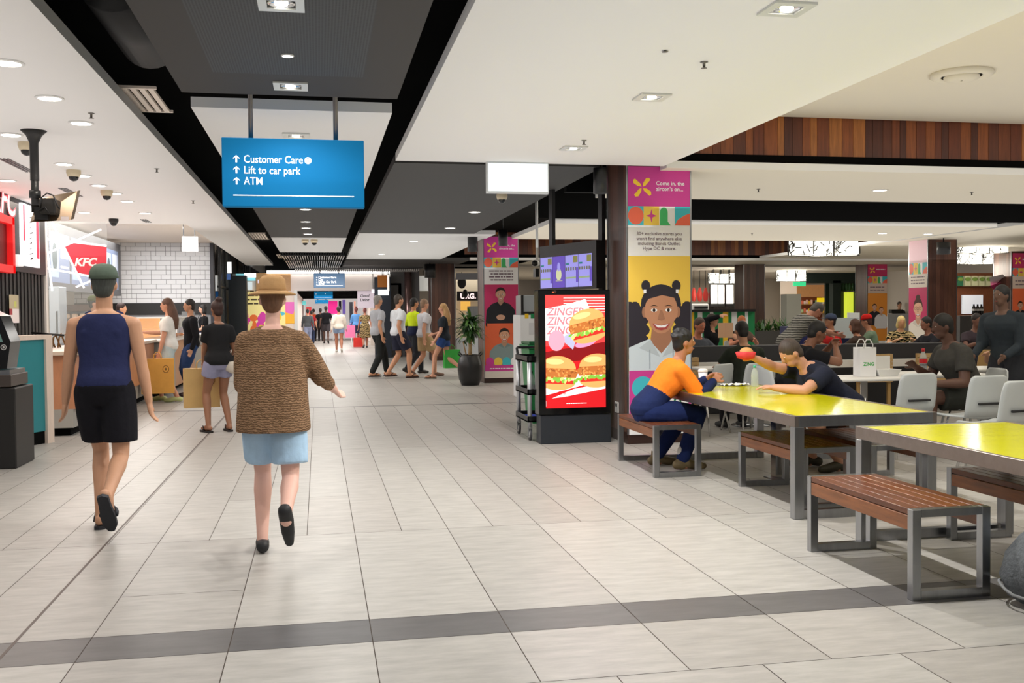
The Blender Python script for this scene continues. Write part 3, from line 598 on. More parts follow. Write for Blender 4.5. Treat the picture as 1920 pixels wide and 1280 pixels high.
# ------------------------------------------------------------------ advertising kiosk and menu screens
t = thing('advertising_kiosk', 'black advertising totem with a glowing burger poster beside the front pillar', 'kiosk', (2.7, 10.5, 0))
mb = MB(); mb.box(2.31, 3.09, 10.4, 10.62, 0, .31, mat('kiosk_base', (30, 36, 44), .45), .006); mb.build('plinth', t)
mb = MB(); mb.box(2.29, 3.08, 10.385, 10.6, .31, 1.645, GLOSSB, .008); mb.build('housing', t)
mb = MB(); mb.tube([(2.47, 10.37, 1.625), (2.47, 10.385, 1.625)], .012, BLACK, 10); mb.build('sensor', t)
def burger(P, x, y, r, a=0, seed=1):
    R = random.Random(seed); BUN = flat((222, 158, 92), .85); BUN2 = flat((244, 196, 130), .85); CH = flat((176, 104, 48), .85); CH2 = flat((214, 142, 74), .85); CH3 = flat((142, 78, 36), .85); LET = flat((120, 176, 60), .85); LET2 = flat((190, 220, 120), .85); TOM = flat((206, 44, 34), .85)
    ca, sa = math.cos(math.radians(a)), math.sin(math.radians(a)); T = lambda X, Y: (x+r*(X*ca-Y*sa), y+r*(X*sa+Y*ca))
    P.poly([T(math.cos(math.pi+math.pi*i/14), -.62+.42*math.sin(math.pi+math.pi*i/14)) for i in range(15)], BUN)
    P.poly([T(-.92, -.7), T(.92, -.7), T(1.0, -.5), T(-1.0, -.5)], TOM)
    for k in range(22): p = T(-1.05+2.1*k/21, -.46+R.uniform(-.1, .08)); P.ell(p[0], p[1], r*R.uniform(.09, .15), r*R.uniform(.06, .1), R.choice((LET, LET2, LET)), 8, R.uniform(0, 90))
    P.poly([T(-1.0, -.35), T(1.02, -.35), T(1.12, -.05), T(.95, .15), T(-.95, .15), T(-1.1, -.05)], CH)
    for k in range(60): p = T(R.uniform(-1.06, 1.06), R.uniform(-.32, .12)); P.ell(p[0], p[1], r*R.uniform(.04, .1), r*R.uniform(.03, .06), R.choice((CH2, CH3, CH2, CH)), 7, R.uniform(0, 180))
    P.poly([T(.98*math.cos(math.pi*i/18), .12+.66*math.sin(math.pi*i/18)) for i in range(19)], BUN)
    P.ell(*T(-.2, .48), r*.5, r*.16, BUN2, 20, a)
x0, z0, W, H = 2.365, .385, .655, 1.205
P = Print((x0, 10.383, z0), (1, 0, 0), (0, 0, 1), .00008); P.clip = (0, W, 0, H); RED = flat((196, 22, 30), .8); RED2 = flat((226, 60, 60), .8); REDD = flat((122, 10, 16), .8); GLOW = flat((255, 250, 246), 1.0); PAPER = flat((246, 232, 230), .9)
P.rect(0, W, 0, H, RED); P.rect(0, W, .66, H, RED2)
for k in range(6): P.rect(.2, W, 1.17-k*.03, 1.176-k*.03, GLOW)
P.poly([(.0, .6), (W, .7), (W, .52), (0, .48)], REDD)
P.poly([(0, .72), (0, 1.06), (.22, 1.1), (.44, 1.16), (.5, 1.02), (.42, .88), (.3, .7)], GLOW)  # white shape paints the glare on the upper screen
for i in range(3): P.text('ZINGER', .015, .99-i*.1, .115, flat((236, 120, 130), .8), bold=.03, shear=.2)
P.poly([(.16, .74), (.3, .62), (.34, .74), (.26, .8)], flat((170, 170, 200), .8)); P.ell(.12, .72, .09, .11, flat((226, 150, 170), .8)); P.ell(.44, .69, .12, .04, flat((226, 140, 180), .8), 20, 15)
burger(P, .46, .9, .2, 14, 2)
P.poly([(0, .08), (.3, .2), (W, .26), (W, .2), (.4, .12), (0, .02)], PAPER); P.poly([(0, .14), (W, .3), (W, .42), (0, .3)], PAPER)
burger(P, .13, .4, .2, -3, 3); burger(P, .56, .42, .2, 2, 4)
P.text('KFC', .13, .15, .045, RED, bold=.03, shear=.2); P.rect(0, W, 0, .1, RED); P.poly([(0, .1), (.2, .12), (W, .2), (W, .08), (0, .06)], RED)
P.words(.22, .44, .045, .007, GLOW, 3); P.build('screen', t)
P = Print((2.36, 10.383, 1.605), (1, 0, 0), (0, 0, 1)); P.text('oh!', .08, .006, .035, flat((240, 110, 70), .7), bold=.02); P.build('logo', t)
t = thing('menu_screen_stand', 'row of four purple menu screens on black posts above the advertising totem', 'menu screens', (2.9, 11.5, 0))
A = yp(1013, 487, 12.0); B = yp(1110, 470, 10.9); ux = Vector((B.x-A.x, B.y-A.y, 0)); L = ux.length; ux.normalize(); nn = ux.cross(Vector((0, 0, 1))); zb, zt = 1.7, 2.07
def obox(mb, o, u, n, x0, x1, d0, d1, z0, z1, m):
    vs = []
    for z in (z0, z1):
        for x, d in ((x0, d0), (x1, d0), (x1, d1), (x0, d1)): p = Vector((o.x, o.y, 0))+u*x+n*d; vs.append((p.x, p.y, z))
    mb.add(vs, [(3, 2, 1, 0), (4, 5, 6, 7), (0, 1, 5, 4), (1, 2, 6, 5), (2, 3, 7, 6), (3, 0, 4, 7)], m)
mb = MB(); obox(mb, A, ux, nn, -.02, L+.08, -.09, -.004, zb-.03, zt+.14, BLACK); mb.build('housing', t)
for x in (.06, L-.01):
    mb = MB(); obox(mb, A, ux, nn, x, x+.08, -.135, -.09, 0 if x > .5 else zb, 2.9, BLACK); mb.build('post', t)
for i in range(4):
    P = Print(Vector((A.x, A.y, zb))+ux*(i*L/4+.004), ux, (0, 0, 1)); W = L/4-.008; H = zt-zb; V = flat((150, 146, 226), .75); V2 = flat((96, 74, 176), .75); LG = flat((196, 200, 160), .75)
    P.clip = (0, W, 0, H); P.rect(0, W, 0, H, V2 if i == 1 else V)
    if i == 1: P.ell(W*.5, H*.42, W*.22, H*.2, LG); P.ell(W*.5, H*.66, W*.12, H*.14, V); P.rect(W*.25, W*.8, H*.2, H*.24, WHT)
    else:
        P.rect(W*.62, W*.96, H*.76, H*.96, flat((130, 130, 70), .6)); P.rect(W*.05, W*.3, H*.7, H*.76, TURQ)
        for k in range(5): P.rect(W*(.04+.18*k), W*(.15+.18*k), H*.52, H*.62, flat((108, 110, 84), .6))
        P.rect(W*.04, W*.96, H*.26, H*.32, flat((150, 170, 130), .6)); P.rect(W*.84, W, H*.15, H*.6, V2)
    P.build('screen', t)
# wall socket strip on the front pillar side, trolley, bottle, bins
p = thing('power_socket', 'small white power socket low on the side of the front pillar', 'socket', (3.19, 10.6, .38)); mb = MB(); mb.box(3.195, 3.208, 10.5, 10.62, .3, .42, WHITE, .003); mb.build('plate', p); mb = MB(); mb.box(3.192, 3.196, 10.53, 10.55, .37, .4, BLACK); mb.box(3.192, 3.196, 10.57, 10.59, .37, .4, BLACK); mb.build('switch', p)
t = thing('service_trolley', 'black and silver three-shelf clearing trolley standing left of the burger totem', 'trolley', (2.45, 11.0, 0))
X0, X1, Y0, Y1 = 2.24, 2.66, 10.74, 11.42
for z in (.2, .5, .86):
    mb = MB(); mb.box(X0, X1, Y0, Y1, z, z+.02, BLACK, .004)
    for (a, b, c, d) in ((X0, X1, Y0, Y0+.015), (X0, X1, Y1-.015, Y1), (X0, X0+.015, Y0, Y1), (X1-.015, X1, Y0, Y1)): mb.box(a, b, c, d, z, z+.065, BLACK, .003)
    mb.build('shelf', t)
for x in (X0+.03, X1-.03):
    for y in (Y0+.03, Y1-.03):
        mb = MB(); mb.tube([(x, y, .14), (x, y, .9)], .026, mat('trolley_silver', (206, 208, 212), .3, .6), 12); mb.build('upright', t)
        mb = MB(); mb.tube([(x-.012, y, .065), (x+.012, y, .065)], .065, mat('castor_rubber', (74, 74, 76), .5), 18); wh = mb.build('castor', t); mb = MB(); mb.tube([(x-.014, y, .065), (x+.014, y, .065)], .04, mat('castor_hub', (180, 180, 180), .4), 14); mb.build('hub', wh); mb = MB(); mb.box(x-.022, x-.014, y-.02, y+.02, .05, .15, STEEL); mb.box(x+.014, x+.022, y-.02, y+.02, .05, .15, STEEL); mb.build('fork', wh)
mb = MB(); mb.tube([(X0+.03, Y1-.02, .9), (X0+.03, Y1+.06, .99), (X0+.05, Y1+.1, 1.0), (X1-.05, Y1+.1, 1.0), (X1-.03, Y1+.06, .99), (X1-.03, Y1-.02, .9)], .016, BLACK, 10); mb.build('handle', t)
def bottle(name, label, x, y, z, h, r, body, cap, lab=None, cat='bottle', liquid=None, lvl=.6):
    t = thing(name, label, cat, (x, y, z)); mb = MB(); mb.lathe([(.001, 0), (r*.9, 0), (r, h*.04), (r, h*.3), (r*.92, h*.36), (r, h*.42), (r, h*.58), (r*.8, h*.72), (r*.4, h*.86), (r*.36, h*.92), (.001, h*.92)], (0, 0, 0), body, 18); mb.build('body', t, False)
    mb = MB(); mb.lathe([(.001, h*.88), (r*.42, h*.88), (r*.42, h), (.001, h)], (0, 0, 0), cap, 14); mb.build('cap', t, False)
    if liquid: mb = MB(); mb.lathe([(.001, h*.01), (r*.88, h*.01), (r*.94, h*.3), (r*.94, h*lvl), (.001, h*lvl)], (0, 0, 0), liquid, 16); mb.build('drink', t, False)
    if lab: mb = MB(); mb.lathe([(r*1.01, h*.42), (r*1.01, h*.6)], (0, 0, 0), lab, 18); mb.build('label', t, False)
    return t
bottle('water_bottle', 'clear plastic bottle with black cap on the middle shelf of the trolley', 2.31, 10.86, .522, .24, .035, FROST, BLACK)
t = thing('cleaning_cloth', 'blue folded cloth on the bottom shelf of the trolley', 'cloth', (2.35, 11.05, .221)); mb = MB(); mb.box(2.28, 2.42, 10.95, 11.2, .221, .245, mat('cloth_blue', (44, 66, 190), .9), .01); mb.build('fold', t)
t = thing('waste_bin', 'green plastic bin behind the clearing trolley', 'bin', (2.85, 12.6, 0)); mb = MB(); mb.rings([[(2.85+a*s, 12.6+b*s, z) for a, b in ((-1, -1), (1, -1), (1, 1), (-1, 1))] for s, z in ((.2, 0), (.25, .95), (.27, .95), (.27, 1.0), (.24, 1.0), (.23, .6))], mat('bin_green', (34, 130, 72), .45), False); mb.build('tub', t)
mb = MB(); mb.box(2.6, 3.1, 12.34, 12.86, 1.0, 1.04, mat('bin_green_dark', (24, 96, 54), .45), .01); mb.build('lid', t)
# potted plant
t = thing('planter_pot', 'glossy black pot with handles holding a leafy plant beside the second pillar', 'potted plant', (2.9, 19.4, 0))
mb = MB(); mb.lathe([(.001, 0), (.17, 0), (.22, .12), (.245, .3), (.235, .45), (.19, .58), (.18, .6), (.16, .6), (.17, .5), (.001, .5)], (0, 0, 0), mat('pot_black', (24, 24, 25), .35), 28); mb.build('pot', t, False)
for k in (-1, 1): mb = MB(); mb.tube([(k*.19, -.03, .57), (k*.24, -.03, .62), (k*.22, -.03, .66), (k*.17, -.03, .6)], .014, BLACK, 8); mb.build('handle', t, False)
mb = MB(); mb.tube([(0, 0, .5), (.01, .01, .75), (-.01, 0, 1.0), (.0, 0, 1.15)], [.04, .035, .03, .02], mat('cane_bark', (176, 146, 104), .8), 10); mb.tube([(-.05, .02, .5), (-.1, .03, .72), (-.13, 0, .85)], [.015, .012, .01], mat('cane_bark'), 8); mb.build('stem', t, False)
R = random.Random(5); mb = MB(); LEAF = [mat('leaf_%d' % i, c, .4) for i, c in enumerate([(40, 74, 30), (58, 98, 40), (84, 122, 56), (30, 58, 28)])]
def leaf(mb, o, az, el, ln, wd, m, droop=.6):
    d = Vector((math.cos(az)*math.cos(el), math.sin(az)*math.cos(el), math.sin(el))); sd = Vector((-math.sin(az), math.cos(az), 0)); p = Vector(o); pts = []
    for i in range(6):
        q = i/5; wv = wd*math.sin(math.pi*min(1, q*.9+.1))*(1-q*.25); pts.append((p-sd*wv, p+Vector((0, 0, -.006)), p+sd*wv)); p = p+d*ln/5; d = (d+Vector((0, 0, -droop*.22))).normalized()
    vs = [v for r in pts for v in r]; fs = []
    for i in range(5):
        for j in range(2): fs.append((i*3+j, i*3+j+1, (i+1)*3+j+1, (i+1)*3+j))
    mb.add(vs, fs, m, True)
for i in range(150): leaf(mb, (R.uniform(-.04, .04), R.uniform(-.04, .04), R.uniform(.95, 1.3)), R.uniform(0, 6.28), R.uniform(-.2, 1.2), R.uniform(.26, .42), R.uniform(.026, .044), R.choice(LEAF), R.uniform(1.0, 2.2))
for i in range(10): leaf(mb, (-.13, 0, .84), R.uniform(0, 6.28), R.uniform(-.3, 1), .25, .025, R.choice(LEAF), 1)
mb.build('foliage', t, False)
# things on the yellow tables
p = zp(1318, 728, .697); t = thing('drink_cup', 'tall white drink cup on the far yellow table near the man in orange', 'cup', (p.x, p.y, .695)); mb = MB(); mb.lathe([(.001, 0), (.032, 0), (.042, .16), (.001, .16)], (0, 0, 0), mat('cup_paper', (236, 236, 244), .5), 20); mb.build('cup', t, False); mb = MB(); mb.lathe([(.045, .155), (.045, .17), (.03, .185), (.001, .185)], (0, 0, 0), WHITE, 20); mb.build('lid', t, False)
p = zp(1415, 724, .697); bottle('water_bottle', 'clear bottle with a green cap on the yellow table by the resting forearm', p.x, p.y, .695, .2, .034, FROST, mat('cap_green', (70, 190, 150), .4))
p = zp(1375, 722, .697); t = thing('paper_wrapper', 'crumpled white food wrapper on the far yellow table', 'wrapper', (p.x, p.y, .695)); R = random.Random(8)
mb = MB(); n = 9; vs = [(-.13+.26*i/n, -.09+.18*j/n+.02*math.sin(i), .003+abs(.018*math.sin(i*1.7+j*2.3)*R.uniform(.4, 1.4))) for j in range(n+1) for i in range(n+1)]; fs = [(j*(n+1)+i, j*(n+1)+i+1, (j+1)*(n+1)+i+1, (j+1)*(n+1)+i) for j in range(n) for i in range(n)]; mb.add(vs, fs, mat('paper_white', (240, 240, 236), .8), True); mb.build('sheet', t, False)
# white cafe tables and chairs
def cafe_table(label, x, y, w, d, H=.72):
    t = thing('cafe_table', label, 'table', (x, y, 0), group='white cafe tables'); mb = MB(); mb.box(x-w/2, x+w/2, y-d/2, y+d/2, H-.03, H, WHITE, .008); mb.build('table_top', t)
    mb = MB(); mb.tube([(x, y, .02), (x, y, H-.03)], .035, CHROME, 14); mb.build('pedestal', t); mb = MB(); mb.lathe([(.001, 0), (.24, 0), (.24, .012), (.04, .03), (.001, .03)], (x, y, 0), STEEL, 22); mb.build('base', t)
cafe_table('white cafe table carrying the white paper bag', 5.5, 9.42, .95, .62); cafe_table('white cafe table with the cola bottle, right of the paper bag', 6.5, 9.75, .9, .7); cafe_table('white cafe table far behind in front of the far right pillar', 9.3, 14.0, 1.6, .7)
cafe_table('white cafe table beyond the table rows, behind the girl with dark hair', 5.2, 11.5, 1.4, .6); cafe_table('white cafe table at the right edge behind the near grey chair', 7.6, 10.4, 1.0, .7)
SHELL = mat('chair_shell', (206, 212, 214), .35)
def make_chair(label, loc, rz, shell=SHELL, kind='shell_chair', grp='grey shell chairs'):
    t = thing(kind, label, 'chair', loc, rz, grp); mb = MB(); n = 10   # faces +y
    rs = []
    for z, y, wd in ((.445, -.2, .2), (.44, .0, .22), (.445, .19, .21), (.43, .23, .2)): rs.append([(-wd+2*wd*i/n, y, z-.02*math.sin(math.pi*i/n)) for i in range(n+1)]+[(wd-2*wd*i/n, y, z-.016-.02*math.sin(math.pi*(n-i)/n)) for i in range(n+1)])
    mb.rings(rs, shell); mb.build('seat', t, False)
    mb = MB(); rs = []
    for z, y, wd in ((.43, -.2, .2), (.5, -.225, .215), (.62, -.245, .215), (.74, -.265, .205), (.79, -.272, .19), (.81, -.275, .15)): rs.append([(-wd+2*wd*i/n, y-.03*math.sin(math.pi*i/n), z) for i in range(n+1)]+[(wd-2*wd*i/n, y+.014-.03*math.sin(math.pi*(n-i)/n), z) for i in range(n+1)])
    mb.rings(rs, shell); bk = mb.build('backrest', t, False)
    mb = MB(); mb.box(-.12, .12, -.288, -.262, .545, .565, mat('slot_dark', (40, 40, 42), .8), .004); mb.build('handle_slot', bk, False)
    for sx in (-1, 1):
        for sy in (-1, 1): mb = MB(); mb.tube([(sx*.15, sy*.13, .43), (sx*.21, sy*.22, 0)], .011, CHROME, 8); mb.build('leg', t, False)
    return t
ch0 = make_chair('pale grey shell chair seen from behind in front of the white paper bag', (5.47, 8.72, 0), 0.1)
dup(ch0, (5.66, 7.6, 0), 0.2, 'pale grey shell chair nearest the camera, behind the near yellow table'); dup(ch0, (6.4, 8.95, 0), PI/2-.15, 'pale grey shell chair under the person in the dark grey tee'); dup(ch0, (5.86, 8.25, 0), .1, 'pale grey shell chair seen from behind just left of the nearest one'); dup(ch0, (4.93, 10.05, 0), -1.5, 'pale grey shell chair under the eating man in black')
dup(ch0, (4.35, 10.9, 0), 0.6, 'white shell chair visible under the far yellow table, left one'); dup(ch0, (4.9, 10.95, 0), .2, 'white shell chair visible under the far yellow table, right one'); dup(ch0, (5.6, 12.1, 0), 3.1, 'white shell chair beyond the cafe table behind the girl')
GRC = mat('chair_green', (28, 92, 64), .45); gc = make_chair('dark green chair back below the blonde woman', (10.2, 16.4, 0), .3, GRC, 'green_chair', 'dark green chairs'); dup(gc, (9.6, 16.2, 0), .1, 'dark green chair left of the one below the blonde woman'); dup(gc, (10.9, 16.9, 0), -.2, 'dark green chair nearest to the woman-in-glasses banner')
STW = mat('stool_timber', (190, 152, 96), .5); st = make_chair('pale timber chair under the far white cafe table, left one', (9.0, 13.3, 0), 0, STW, 'timber_chair', 'pale timber chairs'); dup(st, (9.65, 13.3, 0), 0, 'pale timber chair under the far white cafe table, right one')
# paper bag, food and cola on the cafe tables
t = thing('paper_bag', 'white paper carrier bag with green lettering standing on the cafe table', 'bag', (5.5, 9.45, .72)); mb = MB(); x0, x1, y0, y1 = 5.4, 5.6, 9.38, 9.52; x0 = yp(1613, 680, 9.38).x; x1 = yp(1643, 680, 9.38).x
mb.rings([[(x0, y0, z), (x1, y0, z), (x1+e, (y0+y1)/2, z), (x1, y1, z), (x0, y1, z), (x0-e, (y0+y1)/2, z)] for z, e in ((.722, 0), (1.0, -.012), (1.02, -.02))], mat('bag_white', (240, 240, 242), .7), False); mb.build('bag_body', t)
for y in (y0, y1): mb = MB(); xm = (x0+x1)/2; mb.tube([(xm-.05, y, 1.01), (xm-.05, y, 1.05), (xm-.02, y, 1.1), (xm+.02, y, 1.1), (xm+.05, y, 1.05), (xm+.05, y, 1.01)], .006, WHITE, 7); mb.build('handle', t)
P = Print((x0, y0-.001, .722), (1, 0, 0), (0, 0, 1)); P.text('ZING', .035, .11, .05, flat((60, 176, 76)), bold=.03); P.build('lettering', t)
bottle('cola_bottle', 'cola bottle with red cap and red label on the right cafe table', yp(1731, 690, 9.6).x, 9.6, .72, .27, .04, FROST, mat('cap_red', (200, 30, 44), .4), mat('cola_label', (206, 30, 40), .4), liquid=mat('cola', (34, 14, 10), .2), lvl=.62)
t = thing('takeaway_box', 'open white takeaway box on the white cafe table beside the paper bag', 'food box', (5.75, 9.45, .72)); mb = MB(); mb.rings([[(5.75+a*s, 9.45+b*s, z) for a, b in ((-1, -.8), (1, -.8), (1, .8), (-1, .8))] for s, z in ((.1, .721), (.13, .79), (.12, .79), (.09, .73))], mat('box_white', (238, 238, 236), .7), False); mb.build('tray', t); mb = MB(); mb.rings([[(5.75+a*.13, 9.56+b, z) for a in (-1, 1) for b in ((0, .01) if a < 0 else (.01, 0))] for z in (.79, .92)], mat('box_white'), False); mb.build('lid', t)
# low dividing wall with dark seat back and bamboo panel
mb = MB(); mb.box(3.95, 9.0, 12.9, 13.05, 0, .93, mat('divider_dark', (46, 46, 50), .5), .01); tag(mb.build('seat_divider'), 'long low dark grey divider wall behind the cafe tables', 'divider')
mb = MB(); mb.box(4.0, 8.6, 12.62, 12.7, .62, .72, WHITE); tag(mb.build('wall_ledge'), 'white ledge along the low dark divider wall', 'ledge')
for i, (x0, x1) in enumerate(((4.15, 4.9), (7.2, 7.7), (8.1, 8.6))):
    mb = MB()
    for k in range(7): mb.box(x0, x1, 12.45, 12.5, .42+k*.055, .47+k*.055, mat('slat_pale', (206, 170, 118), .5, noise=.2, stretch=(2, 9, 9)))
    for x in (x0, x1-.04): mb.box(x, x+.04, 12.5, 12.54, 0, .8, STW)
    tag(mb.build('bamboo_panel'), ['pale slatted seat back behind the far yellow table', 'pale slatted seat back left of the cola bottle', 'pale slatted seat back right of the cola bottle'][i], 'seat back', 'slatted seat backs')
# denim bag at the right edge
t = thing('denim_bag', 'slumped grey denim bag on the floor at the lower right edge', 'bag', (3.34, 4.13, 0))
DEN = mat('denim_grey', (92, 96, 100), .9, noise=.3, nscale=60, bump=.4, bscale=60); mb = MB(); R = random.Random(4); rs = []
for z, r, dx in ((.012, .12, .03), (.05, .17, .02), (.14, .19, 0), (.24, .165, .01), (.32, .13, .03), (.37, .09, .05), (.385, .03, .06)):
    rs.append([(3.34+dx+r*(1+.1*math.sin(5*a+z*9)+.05*math.sin(9*a))*math.cos(a), 4.13+r*.9*(1+.08*math.sin(4*a+z*20))*math.sin(a), z) for a in [2*math.pi*i/40 for i in range(40)]])
mb.rings(rs, DEN); mb.build('bag_body', t)
mb = MB(); mb.tube([(3.33+.195*math.cos(a), 4.13+.165*math.sin(a), .09+.02*math.sin(3*a)) for a in [2*math.pi*i/24 for i in range(25)]], .007, mat('denim_seam', (136, 138, 140), .9), 6); mb.build('seam', t)
mb = MB(); mb.tube([(3.32, 4.06, .36), (3.3, 4.02, .41), (3.38, 4.03, .45), (3.46, 4.08, .42), (3.45, 4.12, .36)], .014, DEN, 8); mb.build('strap', t)
# ------------------------------------------------------------------ left shops
RIB = mat('ribbed_black', (30, 30, 32), .55)
mb = MB()
for k in range(32): mb.box(-3.78, -3.74-(.012 if k % 2 else 0), 12.4+k*.08, 12.4+k*.08+.078, 0, 1.98, RIB)
mb.box(-3.9, -3.79, 12.4, 14.96, 0, 2.9, BLACKC); mb.box(-3.82, -3.72, 12.4, 14.96, 1.98, 2.9, mat('facade_dark', (40, 40, 43), .5)); struct(mb.build('wall_shop_front'))
# lettering on the facade plane
def onfac(px, py, X=-3.715): return xp(px, py, X)
t = thing('wall_lettering', 'red and white KFC letters on the black shop front at the left edge', 'sign', (-3.7, 12.9, 2.5)); a = onfac(0, 405); KR = flat((214, 30, 44), .5); P = Print((-3.70, 12.35, a.z), (0, 1, 0), (0, 0, 1))
e = onfac(29, 400); P.text('KFC', e.y-12.35-.98, .05, .5, flat((226, 60, 76), .5), bold=.045, shear=.2); P.text('KFC', e.y-12.35-.98, .05, .5, flat((252, 232, 234), .6), bold=.012, shear=.2); P.build('letters', t)
t = thing('lit_surround', 'bright red lit frame on the shop front below the letters', 'sign frame', (-3.7, 12.9, 1.9)); a = onfac(14, 408, -3.70); b = onfac(14, 512, -3.70); RF = mat('red_lit', (216, 24, 26), .45, emit=.45); y1 = a.y; z0, z1 = b.z, a.z
for bx in ((y1-.09, y1, z0, z1), (y1-1.3, y1, z1-.09, z1), (y1-1.3, y1, z0, z0+.09)): mb = MB(); mb.box(-3.72, -3.62, bx[0], bx[1], bx[2], bx[3], RF); mb.build('bar', t)
mb = MB(); mb.box(-3.72, -3.69, y1-1.2, y1-.09, z0+.09, z1-.09, mat('red_dark', (120, 14, 18), .5)); mb.build('back', t)
t = thing('lightbox_panel', 'tall white lit panel with red side strips and faint script on the black shop front', 'sign', (-3.7, 14.6, 2.4)); a = onfac(36, 381); b = onfac(70, 505); y0, y1, z0, z1 = a.y, b.y, b.z+.02, 2.86
mb = MB(); mb.box(-3.72, -3.68, y0, y1, z0, z1, mat('panel_white_lit', (246, 246, 250), .5, emit=.9)); mb.build('panel', t)
P = Print((-3.679, y0, z0), (0, 1, 0), (0, 0, 1)); W = y1-y0; H = z1-z0; KP = flat((226, 56, 84), .7); P.rect(.03*W, .13*W, H*.4, H*.97, KP); P.rect(.8*W, .97*W, H*.15, H*.9, KP)
R = random.Random(2)
for k in range(9): P.poly([(W*(.36+R.uniform(-.05, .05)), H*(.1+.085*k)), (W*(.5+R.uniform(-.05, .1)), H*(.13+.085*k)), (W*(.54+R.uniform(-.05, .1)), H*(.15+.085*k)), (W*.42, H*(.125+.085*k))], BLACK)
P.build('strips', t)
t = thing('white_post', 'slim white post at the end of the black shop front', 'post', (-3.78, 15.04, 0)); mb = MB(); mb.box(-3.82, -3.73, 14.99, 15.09, 0, 2.9, WHITE, .004); mb.build('post', t)
# glass screen with white line decals and a red sign
t = thing('glass_screen', 'clear glass screen with white line pattern and a red KFC decal above the counter', 'glass screen', (-3.3, 16.0, 1.0)); GY = 15.85; a = yp(82, 415, GY); b = yp(200, 415, GY); x0, x1 = a.x, b.x
mb = MB(); mb.box(x0, x1, GY, GY+.012, 1.02, a.z, GLASS); mb.build('pane', t)
P = Print((0, GY-.002, 0), (1, 0, 0), (0, 0, 1)); PL = flat((244, 246, 250), .4)
def G(px, py): q = yp(px, py, GY); return (q.x, q.z)
P.poly([G(140, 455), G(200, 461), G(200, 524), G(142, 513), G(119, 464)], flat((206, 62, 76), .2)); q = G(139, 497); P.text('KFC', q[0], q[1]-.01, .165, WHT, bold=.04, shear=.25)
for (a1, b1) in (((82, 447), (200, 461)), ((81, 478), (190, 430)), ((82, 416), (98, 545)), ((97, 416), (158, 540)), ((82, 502), (200, 523)), ((142, 538), (200, 515))):
    p, q = Vector(G(*a1)), Vector(G(*b1)); d = (q-p).normalized(); n = Vector((-d.y, d.x))*.015; P.poly([tuple(p+n), tuple(p-n), tuple(q-n), tuple(q+n)], PL)
P.build('decal', t)
# chicken counter
CW = mat('counter_timber', (196, 136, 100), .45, noise=.18, nscale=3, stretch=(2, 8, 1)); CG = mat('counter_grey', (168, 166, 160), .5)
t = thing('shop_counter', 'long timber fronted shop counter with pale top behind the man in the tank top', 'counter', (-3.1, 15.2, 0))
mb = MB(); mb.box(-3.5, -2.8, 12.5, 18.2, .32, .95, CW); mb.build('front', t); mb = MB(); mb.box(-3.55, -2.76, 12.45, 18.25, .95, 1.0, mat('counter_top', (214, 196, 178), .35), .006); mb.build('worktop', t); mb = MB(); mb.box(-3.5, -2.84, 12.5, 18.2, .1, .32, CG); mb.build('kick_panel', t); mb = MB(); mb.box(-3.4, -2.9, 12.6, 18.1, 0, .1, BLACKC); mb.build('plinth', t)
# menu fascia and kitchen
t = thing('menu_fascia', 'dark grey menu fascia with blue lit screens behind the glass', 'menu board', (-5, 21, 2.2)); mb = MB(); mb.box(-5.3, -5.15, 17.3, 28.2, 1.95, 3.3, mat('fascia_slate', (88, 88, 92), .6)); mb.build('board', t)
for i in range(6):
    y = 17.5+i*1.75; P = Print((-5.149, y, 2.1), (0, 1, 0), (0, 0, 1)); P.rect(0, 1.6, 0, 1.0, flat((110, 122, 150), .35)); P.rect(.1, .7, .1, .9, flat((150, 166, 190), .4)); P.ell(.4, .5, .2, .28, flat((70, 84, 90), .2)); P.rect(.85, 1.5, .5, .9, flat((176, 182, 196), .4)); P.words(.85, 1.5, .3, .05, WHT, i); P.build('screen', t)
mb = MB(); mb.box(-6.6, -6.5, 14, 29, 0, 3.42, mat('kitchen_tile', (226, 218, 208), .4)); struct(mb.build('wall_kitchen'))
t = thing('kitchen_fridge', 'pale blue upright fridge door behind the glass screen', 'fridge', (-4.9, 17.5, 0)); a = yp(91, 537, 18); b = yp(112, 600, 18); mb = MB(); mb.box(a.x, b.x, 18, 18.5, 0, a.z, mat('fridge_blue', (196, 212, 226), .35), .01); mb.build('cabinet', t); mb = MB(); mb.box(b.x-.05, b.x-.03, 17.97, 18, 1.1, 1.5, STEEL); mb.build('handle', t)
t = thing('heat_shelf', 'dark kitchen heat shelf with wrapped food behind the counter', 'shelf', (-4.4, 19, 0)); a = yp(112, 570, 19.0); b = yp(190, 580, 19.0); mb = MB(); mb.box(a.x, b.x, 19, 19.5, 1.5, 1.62, mat('shelf_bronze', (92, 74, 66), .4, .4)); mb.box(a.x, b.x, 19.4, 19.5, 0, 1.5, STEEL); mb.build('hood', t); mb = MB()
for k in range(7): mb.box(a.x+.05+k*.13, a.x+.15+k*.13, 19.05, 19.2, 1.36, 1.46, mat('wrap_paper', (232, 206, 180), .7), .02)
mb.box(a.x, b.x, 19, 19.4, 1.3, 1.36, STEEL); mb.build('wrapped_food', t)
t = thing('basket_rack', 'bronze wire basket rack on the counter by the white post', 'rack', (-3.55, 14.2, 1.0)); BZ = mat('bronze_wire', (134, 100, 62), .35, .7); a = yp(90, 640, 14.0)
for k in range(5): mb = MB(); x = a.x-.16+k*.07; mb.tube([(x, 14, 1.0), (x+.02, 14, 1.14), (x+.1, 14.05, 1.18), (x+.15, 14.1, 1.0)], .012, BZ, 8); mb.build('wire', t)
mb = MB(); mb.tube([(a.x-.2, 14, 1.2), (a.x+.2, 14, 1.16)], .014, BLACK, 8); mb.build('bar', t)
